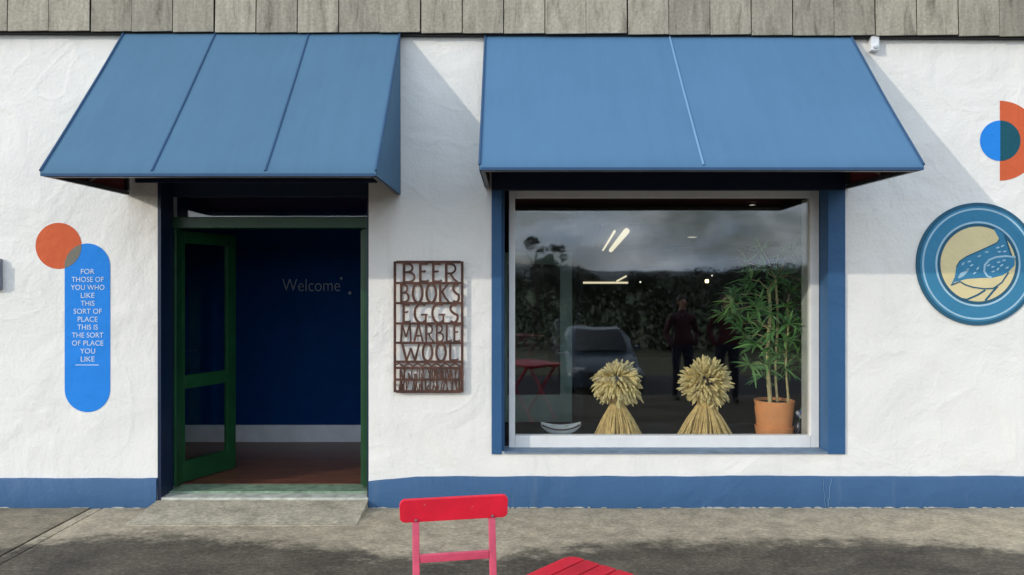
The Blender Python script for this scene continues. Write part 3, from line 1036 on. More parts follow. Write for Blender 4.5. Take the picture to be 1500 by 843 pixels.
# ------------------------------------------------------------------ awnings
def awning(name, label, x0, x1, ztop, zfront, depth, zwall, seams, seam_mat, cloth='awning'):
    a = thing(name, label, 'awning', loc=(0, 0, 0))
    yt = -0.03
    n = 28; mrows = 14
    def pt(u, v, off=0.0):
        x = x0 + (x1 - x0) * u
        sag = 0.012 * math.sin(math.pi * v) * (0.6 + 0.4 * noise.noise(Vector((x * 2, v * 3, ztop))))
        y = yt + (-depth - yt) * v
        z = ztop + (zfront - ztop) * v
        return Vector((x, y, z)) + Vector((0, -0.77, 0.64)) * (off - sag)
    vs = [pt(i / n, j / mrows) for j in range(mrows + 1) for i in range(n + 1)]
    fs = [(j * (n + 1) + i, j * (n + 1) + i + 1, (j + 1) * (n + 1) + i + 1, (j + 1) * (n + 1) + i) for j in range(mrows) for i in range(n)]
    # hem folded over the front bar
    k = len(vs)
    for i in range(n + 1):
        x = x0 + (x1 - x0) * i / n
        vs.append((x, -depth - 0.004, zfront - 0.030 + 0.002 * noise.noise(Vector((x * 4, 0, 1)))))
    for i in range(n):
        fs.append((mrows * (n + 1) + i, mrows * (n + 1) + i + 1, k + i + 1, k + i))
    MB().add(vs, fs).build('canopy', cloth, a, smooth=True)
    MB().add([tuple(pt(i / n, j / mrows, -0.004)) for j in range(mrows + 1) for i in range(n + 1)],
             [(j * (n + 1) + i, j * (n + 1) + i + 1, (j + 1) * (n + 1) + i + 1, (j + 1) * (n + 1) + i) for j in range(mrows) for i in range(n)]).build('lining', 'lining', a, smooth=True)
    for x, s in ((x0, -1), (x1, 1)):
        tri = [(x, yt, ztop), (x, -depth, zfront), (x, -depth, zfront - 0.03), (x, -0.012, zwall)]
        e = 0.002 * s
        MB().add([(p[0] + e, p[1], p[2]) for p in tri], [(0, 1, 2, 3)]).build('side_panel', cloth, a)
        MB().add([(p[0] - e, p[1], p[2]) for p in tri], [(0, 1, 2, 3)]).build('side_lining', 'lining', a)
        b = 0.016
        xi = x - s * 0.020
        fb = MB()
        fb.bar((xi, -0.025, zwall + 0.012), (xi, -depth + 0.02, zfront - 0.018), 0.028, 0.028)
        fb.bar((xi, -0.03, zwall + 0.03), (xi, -0.03, ztop - 0.05), 0.026, 0.026)
        fb.build('frame_bar', 'awning_metal', a)
        MB().bar((xi, -0.05, zwall + 0.25), (xi, -depth * 0.52, zwall + 0.03), 0.014, 0.014).build('strut', 'awning_metal_grey', a)
        # welted edge
        MB().tube([pt(0.0 if s < 0 else 1.0, v / 8, 0.004) for v in range(9)], 0.008, 6).build('edge_piping', 'awning_seam_dark', a, smooth=True)
    MB().bar((x0 + 0.035, -depth + 0.026, zfront - 0.022), (x1 - 0.035, -depth + 0.026, zfront - 0.022), 0.036, 0.030).build('front_bar', 'awning_metal_grey', a)
    MB().box(x0 + 0.01, x1 - 0.01, -depth - 0.010, -depth - 0.0045, zfront - 0.034, zfront - 0.016).build('hem', 'awning_seam_dark', a)
    for x in seams:
        u = (x - x0) / (x1 - x0)
        MB().tube([pt(u, v / 14, 0.002) for v in range(15)], 0.0075, 6).build('seam', seam_mat, a, smooth=True)
    return a
awning('window_canopy', 'wide blue canvas awning with one seam over the shop window', -0.205, 2.595, PZ(55), 2.462, 1.04, PZ(277), [1.207], 'awning_seam_light')
awning('door_canopy', 'three panelled blue canvas awning over the open green doorway', -2.972, -0.858, 3.648, 2.424, 1.04, PZ(286), [-2.27, -1.555], 'awning_seam_dark', 'awning_door')

# loose black cable sagging under the eaves
cab = MB()
pts = []
for i in range(61):
    px = 592 + (1300 - 592) * i / 60
    x = PX(px)
    z = PZ(50.5) - 0.008 * abs(math.sin(i * 0.42)) - 0.006 * math.sin(i * 0.19) - 0.01 * (i / 60)
    pts.append((x, -0.036 - 0.004 * math.sin(i * 0.8), z))
cab.tube(pts, 0.0065, 6)
tag(cab.build('cable', 'black', None, smooth=True), 'thin black cable sagging along the wall under the slates', 'cable')

# small white sensor box by the awning
sb = thing('sensor_box', 'small white sensor box on the wall beside the window awning', 'sensor', loc=(PX(1277), 0, PZ(68)))
MB().box(-0.030, 0.034, -0.055, 0.001, -0.05, 0.065).build('housing', 'plastic_white', sb, 0.01)
MB().lathe([(0.0, -0.018), (0.014, -0.014), (0.02, 0.0)], (0.002, -0.055, -0.02), 14, 'y').build('lens', 'skirting', sb, smooth=True)
# grey box cut by the left edge of the view
gb = thing('wall_box', 'small grey box on the wall at the far left edge', 'wall box', loc=(PX(-7), 0, PZ(402)))
MB().box(-0.06, 0.06, -0.05, 0.001, -0.12, 0.12).build('housing', 'plastic_grey', gb, 0.012)
MB().box(-0.045, 0.045, -0.075, -0.051, -0.09, 0.09).build('diffuser', 'plastic_white', gb, 0.01)

# ------------------------------------------------------------------ murals painted on the wall
ml = thing('wall_mural', 'blue pill and orange circle painted left of the door with white verse', 'mural')
pl0, pl1, pt_, pb_ = PX(95), PX(161.5), PZ(357), PZ(604)
rr_ = (pl1 - pl0) / 2
pcx = (pl0 + pl1) / 2
pill = disc_poly(pcx, pt_ - rr_, rr_, 0, math.pi, 32, False) + disc_poly(pcx, pb_ + rr_, rr_, math.pi, 2 * math.pi, 32, False)
MB().prism(pill, -0.0030, -0.0010).build('pill', 'sky_blue', ml)
ocx, ocz, orad = PX(86), PZ(360.5), 33.8 / S
MB().prism(disc_poly(ocx, ocz, orad, n=72), -0.0018, -0.0008).build('circle', 'orange', ml)
def inside_pill(x, z):
    zc = min(max(z, pb_ + rr_), pt_ - rr_)
    return (x - pcx) ** 2 + (z - zc) ** 2 <= rr_ ** 2
# lens where circle and pill overlap
ov = []
c_arc = [p for p in disc_poly(ocx, ocz, orad, -math.pi, math.pi, 240, False) if inside_pill(*p)]
p_arc = []
for p in disc_poly(pcx, pt_ - rr_, rr_, 0, math.pi, 160, False) + [(pl0, pt_ - rr_ - k * 0.004) for k in range(60)]:
    if (p[0] - ocx) ** 2 + (p[1] - ocz) ** 2 <= orad ** 2:
        p_arc.append(p)
ov = c_arc + p_arc
MB().prism(ov, -0.0042, -0.0032).build('overlap', 'overlap', ml)
for i, ln in enumerate(['FOR', 'THOSE OF', 'YOU WHO', 'LIKE', 'THIS', 'SORT OF', 'PLACE', 'THIS IS', 'THE SORT', 'OF PLACE', 'YOU', 'LIKE']):
    wpx = {'FOR': 20, 'THOSE OF': 47, 'YOU WHO': 49, 'LIKE': 20, 'THIS': 20, 'SORT OF': 41, 'PLACE': 29, 'THIS IS': 30, 'THE SORT': 46, 'OF PLACE': 46, 'YOU': 22, 'LIKE ': 21}[ln]
    text_mesh('lettering', ln, 'mural_white', ml, PX(129), PZ(398 + i * 11.65), 0.056, -0.0048, 0.001, width=wpx / S)
MB().box(PX(111), PX(145), -0.0045, -0.0031, PZ(535.4), PZ(534.4)).build('underline', 'mural_white', ml)

m2 = thing('wall_mural', 'orange half circle with blue disc painted at upper right of wall', 'mural')
hcx, hcz, hr = PX(1464.5), PZ(206.5), 58.5 / S
MB().prism(disc_poly(hcx, hcz, hr, -math.pi / 2, math.pi / 2, 64, False), -0.0018, -0.0008).build('half_circle', 'orange', m2)
MB().prism(disc_poly(hcx + 0.002, hcz, 29.6 / S, math.pi / 2, 1.5 * math.pi, 40, False), -0.0030, -0.0010).build('disc_half', 'sky_blue', m2)
MB().prism(disc_poly(hcx + 0.002, hcz, 29.6 / S, -math.pi / 2, math.pi / 2, 40, False), -0.0034, -0.0020).build('disc_half', 'teal_dark', m2)

# ---- round bird badge
bd = thing('round_sign', 'round blue wall sign with speckled bird on cream disc', 'sign')
q = 4.4375
def bz(x, y): return (PX(1340 + x / q), PZ(290 + y / q))
bcx, bcz = bz(403, 431)
U = 1 / (q * S)
def bdisc(name, r, y0, mat):
    MB().prism(disc_poly(bcx, bcz, r * U, n=96), y0, -0.0005).build(name, mat, bd)
bdisc('rim', 398, -0.012, 'badge_rim')
bdisc('ring', 374, -0.0135, 'badge_blue')
MB().ribbon(disc_poly(bcx, bcz, 356 * U, n=96), 11 * U, -0.0150, -0.0130, True).build('ring_line', 'badge_light', bd)
MB().ribbon(disc_poly(bcx, bcz, 270 * U, n=96), 12 * U, -0.0150, -0.0130, True).build('ring_line', 'badge_light', bd)
bdisc('inner_rim', 262, -0.0145, 'badge_rim')
bdisc('cream_disc', 243, -0.0155, 'badge_cream')
def bpoly(name, pts, mat, lvl):
    MB().prism([bz(*p) for p in pts], -0.0155 - 0.0008 * lvl, -0.0150).build(name, mat, bd)
def bline(name, pts, w, mat, lvl):
    MB().ribbon([bz(*p) for p in pts], w * U, -0.0155 - 0.0008 * lvl, -0.0152).build(name, mat, bd)
bpoly('bird_body', [(228, 568), (252, 515), (262, 450), (285, 412), (330, 382), (430, 338), (528, 292), (541, 270), (504, 204), (522, 200), (570, 238), (592, 300),
                    (618, 380), (641, 398), (640, 440), (600, 482), (560, 505), (500, 520), (420, 522), (330, 528), (286, 540), (250, 548)], 'badge_blue', 1)
bpoly('bird_belly', [(284, 545), (330, 530), (430, 524), (510, 522), (585, 496), (556, 545), (510, 580), (440, 588), (370, 578), (320, 562)], 'badge_cream', 2)
bline('outline', [(228, 568), (286, 545), (320, 566), (370, 582), (440, 592), (500, 590), (556, 552), (600, 486)], 9, 'badge_rim', 3)
bline('outline', [(530, 575), (490, 620), (450, 668)], 13, 'badge_rim', 2)
bline('outline', [(450, 600), (400, 632), (330, 662), (290, 655)], 12, 'badge_rim', 2)
bline('wing_line', [(645, 386), (580, 380), (520, 386), (475, 404), (446, 438), (442, 478), (462, 510), (490, 520)], 12, 'badge_light', 3)
bline('outline', [(262, 450), (285, 412), (330, 382), (430, 338), (528, 292), (541, 270)], 7, 'badge_rim', 3)
bline('outline', [(575, 246), (620, 378)], 9, 'badge_rim', 3)
for (x, y, a) in ((345, 415, .4), (410, 380, .4), (458, 354, .2), (530, 325, .3), (560, 315, .5), (305, 430, .9), (540, 352, .1), (575, 350, .2), (400, 460, 1.), (380, 490, .6),
                  (470, 440, .4), (498, 450, .3), (535, 420, .3), (570, 408, .2), (530, 465, .9), (590, 455, .5), (360, 440, .5), (330, 470, .8), (500, 480, .3), (555, 440, .6)):
    c, s = math.cos(a), math.sin(a)
    bpoly('speckle', [(x + 13 * math.cos(t) * c - 5 * math.sin(t) * s, y - 13 * math.cos(t) * s - 5 * math.sin(t) * c) for t in [k * math.pi / 4 for k in range(8)]], 'badge_light', 4)
bpoly('eye_patch', [(270, 520), (290, 488), (318, 478), (345, 458), (335, 482), (306, 512), (282, 524)], 'badge_light', 4)

# ------------------------------------------------------------------ rusty iron word sign
sg = thing('word_sign', 'rusty iron frame of cut out words hung between door and window', 'sign')
SY0, SY1 = -0.040, -0.030
sx0, sx1 = PX(579.5), PX(677.5)
szs = [PZ(p) for p in (384.5, 415, 444.2, 473.8, 502, 529.5, 538.5, 555.5, 573)]
for x in (sx0, sx1):
    MB().box(x - 0.010, x + 0.010, SY0, SY1, szs[-1] - 0.006, szs[0] + 0.006).build('frame_bar', 'rust', sg, 0.002)
for i, z in enumerate(szs):
    h = 0.011 if i in (0, len(szs) - 1) else 0.009
    MB().box(sx0 + 0.0105, sx1 - 0.0105, SY0 + 0.0007, SY1 - 0.0007, z - h, z + h).build('cross_bar', 'rust', sg, 0.002)
for x in (sx0, sx1):
    for z in (szs[0] - 0.05, szs[-1] + 0.05):
        MB().tube([(x, SY1 - 0.001, z), (x, 0.004, z)], 0.006, 8).build('stand_off', 'rust', sg)
def arc(cx, cy, rx, ry, a0, a1, n=10):
    return [(cx + rx * math.cos(R(a0 + (a1 - a0) * k / n)), cy + ry * math.sin(R(a0 + (a1 - a0) * k / n))) for k in range(n + 1)]
GL = {
    'B': [[(0.1, -.05), (0.1, 1.05)], [(0.1, .98)] + arc(.4, .76, .32, .22, 90, -80) + [(0.1, .5)], [(0.1, .52)] + arc(.45, .25, .42, .26, 80, -90) + [(.1, -.02)]],
    'E': [[(0.15, -.05), (0.15, 1.05)], [(0.15, .98), (.85, .98)], [(0.15, .56), (.55, .56), (.62, .62)], [(0.15, .02), (.8, .02), (.9, .10)]],
    'R': [[(0.1, -.05), (0.1, 1.05)], [(0.1, .98)] + arc(.4, .72, .38, .26, 90, -90) + [(0.1, .46)], [(.4, .46), (.65, .15), (.95, -.03)]],
    'O': [arc(.5, .5, .42, .54, 0, 360, 24)],
    'K': [[(0.1, -.05), (0.1, 1.05)], [(.85, 1.03), (.12, .48)], [(.3, .58), (.6, .2), (.95, -.04)]],
    'S': [arc(.52, .76, .34, .25, 50, 200, 10) + [(.35, .56), (.62, .44)] + arc(.48, .25, .36, .27, 40, -140, 10)],
    'G': [arc(.52, .5, .44, .54, 55, 300, 18) + [(.82, .12)], [(.82, -.02), (.82, .42)], [(.5, .42), (.95, .42)]],
    'M': [[(.05, -.05), (.15, 1.03)], [(.15, 1.03), (.5, .25)], [(.5, .25), (.85, 1.03)], [(.85, 1.03), (.95, -.05)]],
    'A': [[(.05, -.05), (.5, 1.05)], [(.5, 1.05), (.95, -.05)], [(.22, .34), (.78, .34)]],
    'L': [[(0.15, -.05), (0.15, 1.05)], [(0.15, .02), (.85, .02), (.92, .12)]],
    'W': [[(.0, 1.03), (.25, -.03)], [(.25, -.03), (.5, .75)], [(.5, .75), (.75, -.03)], [(.75, -.03), (1.0, 1.03)]],
    '1': [[(.3, -.05), (.3, 1.05)], [(.3, .9), (.8, .7), (.4, .5), (.8, .1)]],
    '2': [[(.1, 0), (.5, 1.0)], [(.5, 1.0), (.9, 0)], [(.3, .5), (.7, .5)]],
    '3': [[(.2, -.05), (.2, 1.05)], [(.8, -.05), (.8, 1.05)], [(.2, .9), (.8, .1)]],
    '4': [[(.2, -.05), (.2, 1.05)], [(.2, .98), (.85, .98)], [(.2, .5), (.7, .5)], [(.2, .02), (.85, .02)]],
    '5': [arc(.5, .5, .36, .5, 60, 400, 12)],
}
def word(text, ztop, zbot, xa, xb, w=0.013, widths=None):
    n = len(text)
    wd = widths or [1.0] * n
    tot = sum(wd)
    x = xa
    for i, ch in enumerate(text):
        cw = (xb - xa) * wd[i] / tot
        m = MB()
        for s, st in enumerate(GL[ch]):
            ww = w * (1.3 if s == 0 else 1.05)
            pts = [(x + cw * (0.08 + 0.84 * px), zbot + (ztop - zbot) * pz) for px, pz in st]
            m.ribbon(pts, ww, SY0 + 0.0012 + 0.0006 * s, SY1 - 0.0012 - 0.0006 * s)
        m.build('letter', 'rust', sg)
        x += cw
word('BEER', szs[0] - 0.011, szs[1] + 0.010, PX(589), PX(674), 0.015, [1.0, .8, .8, 1.0])
word('BOOKS', szs[1] - 0.010, szs[2] + 0.010, PX(586), PX(676), 0.014, [.85, 1, 1, .95, .75])
word('EGGS', szs[2] - 0.010, szs[3] + 0.010, PX(589), PX(675), 0.014, [.7, 1.15, 1.15, .85])
word('MARBLE', szs[3] - 0.010, szs[4] + 0.010, PX(586), PX(676), 0.012, [1.25, 1.1, 1, .95, .7, .8])
word('WOOL', szs[4] - 0.010, szs[5] + 0.010, PX(588), PX(674), 0.014, [1.5, 1, 1, .9])
rw_ = random.Random(17)
for (za, zb) in ((szs[6] - 0.006, szs[7] + 0.006), (szs[7] - 0.006, szs[8] + 0.006)):     # too small to read: close set cut strokes
    x = PX(585)
    while x < PX(672):
        m = MB()
        cw = rw_.uniform(0.024, 0.040)
        for k in range(rw_.choice((2, 3, 3))):
            a, b = x + rw_.uniform(0, cw), x + rw_.uniform(0, cw)
            if rw_.random() < 0.45: b = a + 0.001
            lo, hi = (zb, za) if rw_.random() < 0.7 else (zb, (za + zb) / 2 + rw_.uniform(0, .02))
            m.ribbon([(a, lo), ((a + b) / 2 + rw_.uniform(-.005, .005), (lo + hi) / 2), (b, hi)], rw_.uniform(0.006, 0.011), SY0 + 0.0012 + 0.0006 * k, SY1 - 0.0012 - 0.0006 * k)
        m.build('letter', 'rust', sg)
        x += cw
wv = MB()
wv.ribbon([(sx0 + 0.012 + (sx1 - sx0 - 0.024) * k / 48, (szs[5] + szs[6]) / 2 + 0.011 * math.sin(k * 0.9)) for k in range(49)], 0.012, SY0 + 0.0015, SY1 - 0.0015)
wv.build('wavy_bar', 'rust', sg)

# ------------------------------------------------------------------ chair and table on the forecourt
chd = D - 3.02
chair = thing('folding_chair', 'red folding chair with pink legs before the wall', 'chair', loc=(-0.238, -2.68, 0.0), rz=R(10.5))
# local: x to the right, -y is the front of the chair
def cbar(name, mat, a, b, w, h, bev=0.004, up=(0, 0, 1)):
    return MB().bar(a, b, w, h, up).build(name, mat, chair, bev)
px_ = 0.155
for s in (-1, 1):
    # back post runs down and forward to the front foot
    MB().bar((s * px_, 0.0, 0.835), (s * px_, -0.06, 0.46), 0.028, 0.020, (0, 1, 0)).build('back_post', 'pink', chair, 0.004)
    MB().bar((s * px_, -0.0605, 0.459), (s * px_, -0.40, 0.002), 0.028, 0.020, (0, 1, 0)).build('leg', 'pink', chair, 0.004)
    MB().bar((s * (px_ - 0.032), -0.38, 0.43), (s * (px_ - 0.032), 0.02, 0.002), 0.022, 0.024, (0, 1, 0)).build('leg', 'pink', chair, 0.004)
# plank of the backrest with rounded ends
bk = []
for (cx, a0) in ((0.198, -90), (-0.198, 90)):
    for k in range(9):
        a = R(a0 + 180 * k / 8)
        bk.append((cx + 0.022 * math.cos(a), 0.0 + (0.024 * math.sin(a)) + (0.023 if math.sin(a) >= 0 else -0.023)))
bb = MB().prism(bk, -0.009, 0.009).build('backrest', 'red', chair, 0.003)
bb.location = (0, -0.021, 0.795)
bb.rotation_euler = (R(5), 0, 0)
for s in (-1, 1):
    MB().lathe([(0, -0.003), (0.005, -0.002), (0.006, 0.002)], (s * px_, -0.032, 0.757), 10, 'y').build('screw', 'steel', chair)
cbar('cross_rail', 'pink', (-px_ + 0.015, -0.036, 0.605), (px_ - 0.015, -0.036, 0.605), 0.016, 0.033)
cbar('cross_rail', 'pink', (-px_ + 0.015, -0.28, 0.165), (px_ - 0.015, -0.28, 0.165), 0.016, 0.028)
for k in range(6):
    y = -0.07 - k * 0.062
    MB().box(-0.20, 0.20, y - 0.052, y, 0.448, 0.464).build('seat_slat', 'red', chair, 0.003)
for s in (-1, 1):
    cbar('seat_rail', 'red', (s * 0.172, -0.06, 0.432), (s * 0.172, -0.43, 0.432), 0.02, 0.03)

table = thing('slatted_table', 'red slatted folding table in the foreground beside the chair', 'table', loc=(0.208, -3.02, 0.0), rz=R(-131.5))
# local: origin at the far corner; +x along the edge running towards the camera left, +y along the other edge
TL, TW, TH = 0.70, 0.62, 0.722
ns = 9
pitch = TW / ns
for k in range(ns):
    y0 = k * pitch + 0.004
    y1 = (k + 1) * pitch - 0.004
    if k in (0, ns - 1):
        r_ = 0.04
        ya, yb_ = (y0, y1) if k == 0 else (y1, y0)
        pts = []
        sgn = 1 if k == 0 else -1
        for (cx, a0, a1) in ((r_, 180, 270), (TL - r_, 270, 360)):
            for i in range(6):
                a = R(a0 + (a1 - a0) * i / 5)
                pts.append((cx + r_ * math.cos(a), ya + sgn * (r_ + r_ * math.sin(a))))
        pts += [(TL, yb_), (0, yb_)]
        m = MB()
        n = len(pts)
        m.add([(p[0], p[1], TH - 0.018) for p in pts] + [(p[0], p[1], TH) for p in pts],
              [tuple(range(n))[::-1], tuple(range(n, 2 * n))] + [(i, (i + 1) % n, (i + 1) % n + n, i + n) for i in range(n)])
        m.build('slat', 'red_table', table, 0.002)
    else:
        MB().box(0.0, TL, y0, y1, TH - 0.018, TH).build('slat', 'red_table', table, 0.003)
for x in (0.10, TL - 0.10):
    MB().box(x - 0.02, x + 0.02, 0.03, TW - 0.03, TH - 0.045, TH - 0.019).build('batten', 'red_table', table, 0.003)
for y, sx_ in ((0.06, 1), (TW - 0.06, 1), (0.10, -1), (TW - 0.10, -1)):
    a = (0.12, y, TH - 0.05) if sx_ > 0 else (TL - 0.12, y, TH - 0.05)
    b = (TL - 0.05, y, 0.005) if sx_ > 0 else (0.05, y, 0.005)
    MB().bar(a, b, 0.025, 0.03, (0, 1, 0)).build('leg', 'pink', table, 0.003)

# ------------------------------------------------------------------ things in the shop window
def sheaf(label, px, top, y, rw, tilt, bow, seed, droop):
    rnd = random.Random(seed)
    base = at(px, 640, y)
    s = thing('wheat_sheaf', label, 'wheat sheaf', 'wheat sheaves in the shop window', loc=(base.x, y, SHELF))
    H = at(px, top, y).z - SHELF
    zw = 0.425 * H                       # where the sheaf is tied
    st = MB()
    for k in range(300):
        a = rnd.uniform(0, 2 * math.pi)
        f = math.sqrt(rnd.uniform(0.12, 1))
        rb, rt = rw * f, 0.055 * f
        da = rnd.uniform(-0.18, 0.18)
        p0 = (rb * math.cos(a), rb * math.sin(a) * 0.8, 0.001)
        p1 = ((rb * .55 + rt * .45) * math.cos(a + da * .5), (rb * .55 + rt * .45) * math.sin(a + da * .5) * .85, zw * 0.5)
        p2 = (rt * math.cos(a + da), rt * math.sin(a + da), zw)
        st.tube([p0, p1, p2], [0.0052, 0.0046, 0.004], 4, False)
    so = tag(st.build('stalks', 'straw', s), kind='stuff')
    ea = MB()
    cz = 0.70 * H
    R0 = 0.325 * H
    for k in range(560):
        u = rnd.uniform(-0.78, 1)
        a = rnd.uniform(0, 2 * math.pi)
        rr = math.sqrt(1 - u * u)
        d = Vector((rr * math.cos(a), rr * math.sin(a), u))
        r0 = R0 * rnd.uniform(0.50, 0.78) * (1 + (0.34 if droop > 0.3 else 0.16) * noise.noise(d * 1.9 + Vector((seed, 0, 0))))
        ln = R0 * rnd.uniform(0.28, 0.44)
        p = Vector((d.x * 1.06, d.y * 0.95, d.z)) * r0 + Vector((0, 0, cz))
        g = Vector((d.x, d.y, d.z - droop * (1 - abs(u)) - 0.15 * droop)).normalized()
        g = (g + Vector((rnd.uniform(-.3, .3), rnd.uniform(-.3, .3), rnd.uniform(-.3, .3)))).normalized()
        bend = Vector((0, 0, -droop * 0.35 * ln))
        q0, q1, q2, q3 = p - g * 0.03, p + g * ln * 0.35, p + g * ln * 0.72 + bend * .4, p + g * ln + bend
        w = rnd.uniform(0.0078, 0.0118)
        ea.tube([q0, q1, q2, q3], [0.004, w, w * 0.95, w * 0.35], 6, False)
    tag(ea.build('ears', 'ears', s), kind='stuff')
    # straw between tie and head
    nk = MB()
    for k in range(150):
        a = rnd.uniform(0, 2 * math.pi)
        f = math.sqrt(rnd.uniform(0.1, 1))
        nk.tube([(0.052 * f * math.cos(a), 0.052 * f * math.sin(a), zw - 0.03), (0.09 * f * math.cos(a + .2), 0.09 * f * math.sin(a + .2), cz - R0 * 0.25)], 0.0045, 4, False)
    tag(nk.build('neck', 'straw', s), kind='stuff')
    tb = MB()
    for i in range(3):
        tb.tube([(0.062 * math.cos(t), 0.062 * math.sin(t), zw - 0.014 + i * 0.011 + 0.004 * math.sin(t * 2)) for t in [j * math.pi / 12 for j in range(25)]], 0.006, 5, False)
    tb.build('tie', 'straw', s)
    if bow:
        bw = MB()
        for k in range(5):
            t = k * 1.25
            bw.tube([(0.05, -0.075, zw), (0.05 + 0.05 * math.cos(t), -0.10, zw + 0.045 * math.sin(t)), (0.06 + 0.02 * math.cos(t + .6), -0.09, zw + 0.02)], [0.006, 0.014, 0.005], 6)
        bw.build('bow', 'ears', s, smooth=True)
    s.rotation_euler = (0, R(tilt), rnd.uniform(0, 0.2))
    return s
sheaf('left wheat sheaf with loose drooping ears, beside the model boat', 905, 531, 0.46, 0.20, -1.5, False, 3, 0.55)
sheaf('right wheat sheaf with spiky round head and pale bow, nearer the plant', 1033, 527, 0.46, 0.235, 0.0, True, 11, 0.15)

# model boat
bp_ = at(821.5, 634, 0.40)
boat = thing('model_boat', 'small grey and white wooden model boat in the window corner', 'model boat', loc=(bp_.x, 0.40, SHELF))
LH = 0.165
hv, hf = [], []
nst, nrb = 15, 8
for i in range(nst):
    t = -1 + 2 * i / (nst - 1)
    bw_ = 0.052 * (1 - abs(t) ** 2.6)
    keel = 0.006 + 0.078 * abs(t) ** 2.4
    gun = 0.080 + 0.035 * t * t
    for j in range(nrb + 1):
        a = math.pi * j / nrb
        hv.append((LH * t, -bw_ * math.cos(a), gun - (gun - keel) * math.sin(a) ** 0.8))
for i in range(nst - 1):
    for j in range(nrb):
        a = i * (nrb + 1) + j
        hf.append((a, a + 1, a + nrb + 2, a + nrb + 1))
hull = MB().add(hv, hf).build('hull', paint('boat_grey_white', (0.70, 0.74, 0.76), rough=0.5), boat, smooth=True)
md = hull.modifiers.new('thick', 'SOLIDIFY'); md.thickness = 0.006
for s in (-1, 1):
    MB().tube([(LH * t, s * 0.053 * (1 - abs(t) ** 2.6), 0.082 + 0.035 * t * t) for t in [-0.98 + 1.96 * k / 16 for k in range(17)]], 0.0055, 6).build('gunwale', 'frame_white', boat, smooth=True)
MB().tube([(LH * t, -0.050 * (1 - abs(t) ** 2.6) - 0.005, 0.064 + 0.036 * t * t) for t in [-0.95 + 1.9 * k / 16 for k in range(17)]], 0.006, 6).build('strake', paint('boat_brown', (0.09, 0.05, 0.035)), boat, smooth=True)
for x in (-0.06, 0.05):
    MB().box(x - 0.012, x + 0.012, -0.045, 0.045, 0.076, 0.081).build('thwart', 'cane', boat)
for x in (-0.05, 0.05):
    MB().box(x - 0.006, x + 0.006, -0.03, 0.03, 0.0, 0.016).build('stand', 'cane', boat)

# dark ornament with blue and white flowers beside the pot
op = at(1171, 632, 0.42)
orn = thing('flower_vase', 'small dark ornament with blue and white blooms beside the plant pot', 'ornament', loc=(op.x, 0.42, SHELF))
MB().lathe([(0.0, 0.0), (0.034, 0.0), (0.045, 0.03), (0.045, 0.08), (0.026, 0.12), (0.03, 0.13), (0.022, 0.13), (0.02, 0.1)], (0, 0, 0), 20).build('vase_body', paint('dark_glaze', (0.015, 0.015, 0.03), rough=0.25), orn, smooth=True)
for k in range(9):
    a = k * 0.7
    x, y, z = 0.035 * math.cos(a) * (1 if k % 2 else .5), -0.03 + 0.02 * math.sin(a), 0.14 + 0.012 * k
    m = MB()
    for p in range(5):
        t = p * 2 * math.pi / 5
        m.add([(x, y, z), (x + 0.012 * math.cos(t - .5), y - 0.004, z + 0.012 * math.sin(t - .5)), (x + 0.018 * math.cos(t), y - 0.006, z + 0.018 * math.sin(t)), (x + 0.012 * math.cos(t + .5), y - 0.004, z + 0.012 * math.sin(t + .5))], [(0, 1, 2, 3)])
    m.build('flower', 'plastic_white' if k % 3 else paint('blue_petal', (0.12, 0.2, 0.6)), orn)
MB().tube([(0, 0, 0.1), (0.005, -0.01, 0.24)], 0.004, 5).build('stem', 'leaf', orn)

# potted bamboo
pp = at(1134, 640, 0.50)
pot = thing('potted_bamboo', 'leafy bamboo with three canes in a terracotta pot by the window', 'potted plant', loc=(pp.x, 0.50, SHELF))
k_ = (D + 0.50) / (S * D)
prf = [(0.0, 0.02), (0.128, 0.02), (0.158, 0.262), (0.170, 0.262), (0.172, 0.288), (0.160, 0.290), (0.150, 0.255), (0.0, 0.25)]
po = MB().lathe([(0, 0.012), (23.5 * k_, 0.012), (28.6 * k_, 0.270), (28.9 * k_, 0.285), (27.4 * k_, 0.287), (26.6 * k_, 0.262)], (0, 0, 0), 40).build('pot', 'terracotta', pot, smooth=True)
MB().lathe([(0, 0.0), (25.5 * k_, 0.0), (27.5 * k_, 0.07), (26.3 * k_, 0.072), (24.0 * k_, 0.012)], (0, 0, 0), 40).build('saucer', 'terracotta', pot, smooth=True)
MB().lathe([(0, 0.266), (0.08, 0.270), (26.6 * k_, 0.262)], (0, 0, 0), 24).build('soil', 'soil', pot, smooth=True)
canes = []
for (px, top, r, dyy) in ((1126, 425, 0.0185, 0.0), (1139.5, 408, 0.0125, 0.03), (1151, 445, 0.0105, -0.03)):
    x = at(px, 0, 0.5).x - pp.x
    zt = at(0, top, 0.5).z - SHELF
    pts = [(x + 0.012 * math.sin(i * 0.7 + px), dyy + 0.006 * math.sin(i), 0.24 + (zt - 0.24) * i / 12) for i in range(13)]
    co = MB().tube(pts, [r * (1 - 0.25 * i / 12) for i in range(13)], 10).build('cane', 'cane', pot, smooth=True)
    for i in range(2, 12, 2):
        MB().tube([(pts[i][0], pts[i][1], pts[i][2] - 0.006), (pts[i][0], pts[i][1], pts[i][2] + 0.006)], r * 1.12, 10).build('node', 'cane', co)
    canes.append(pts)
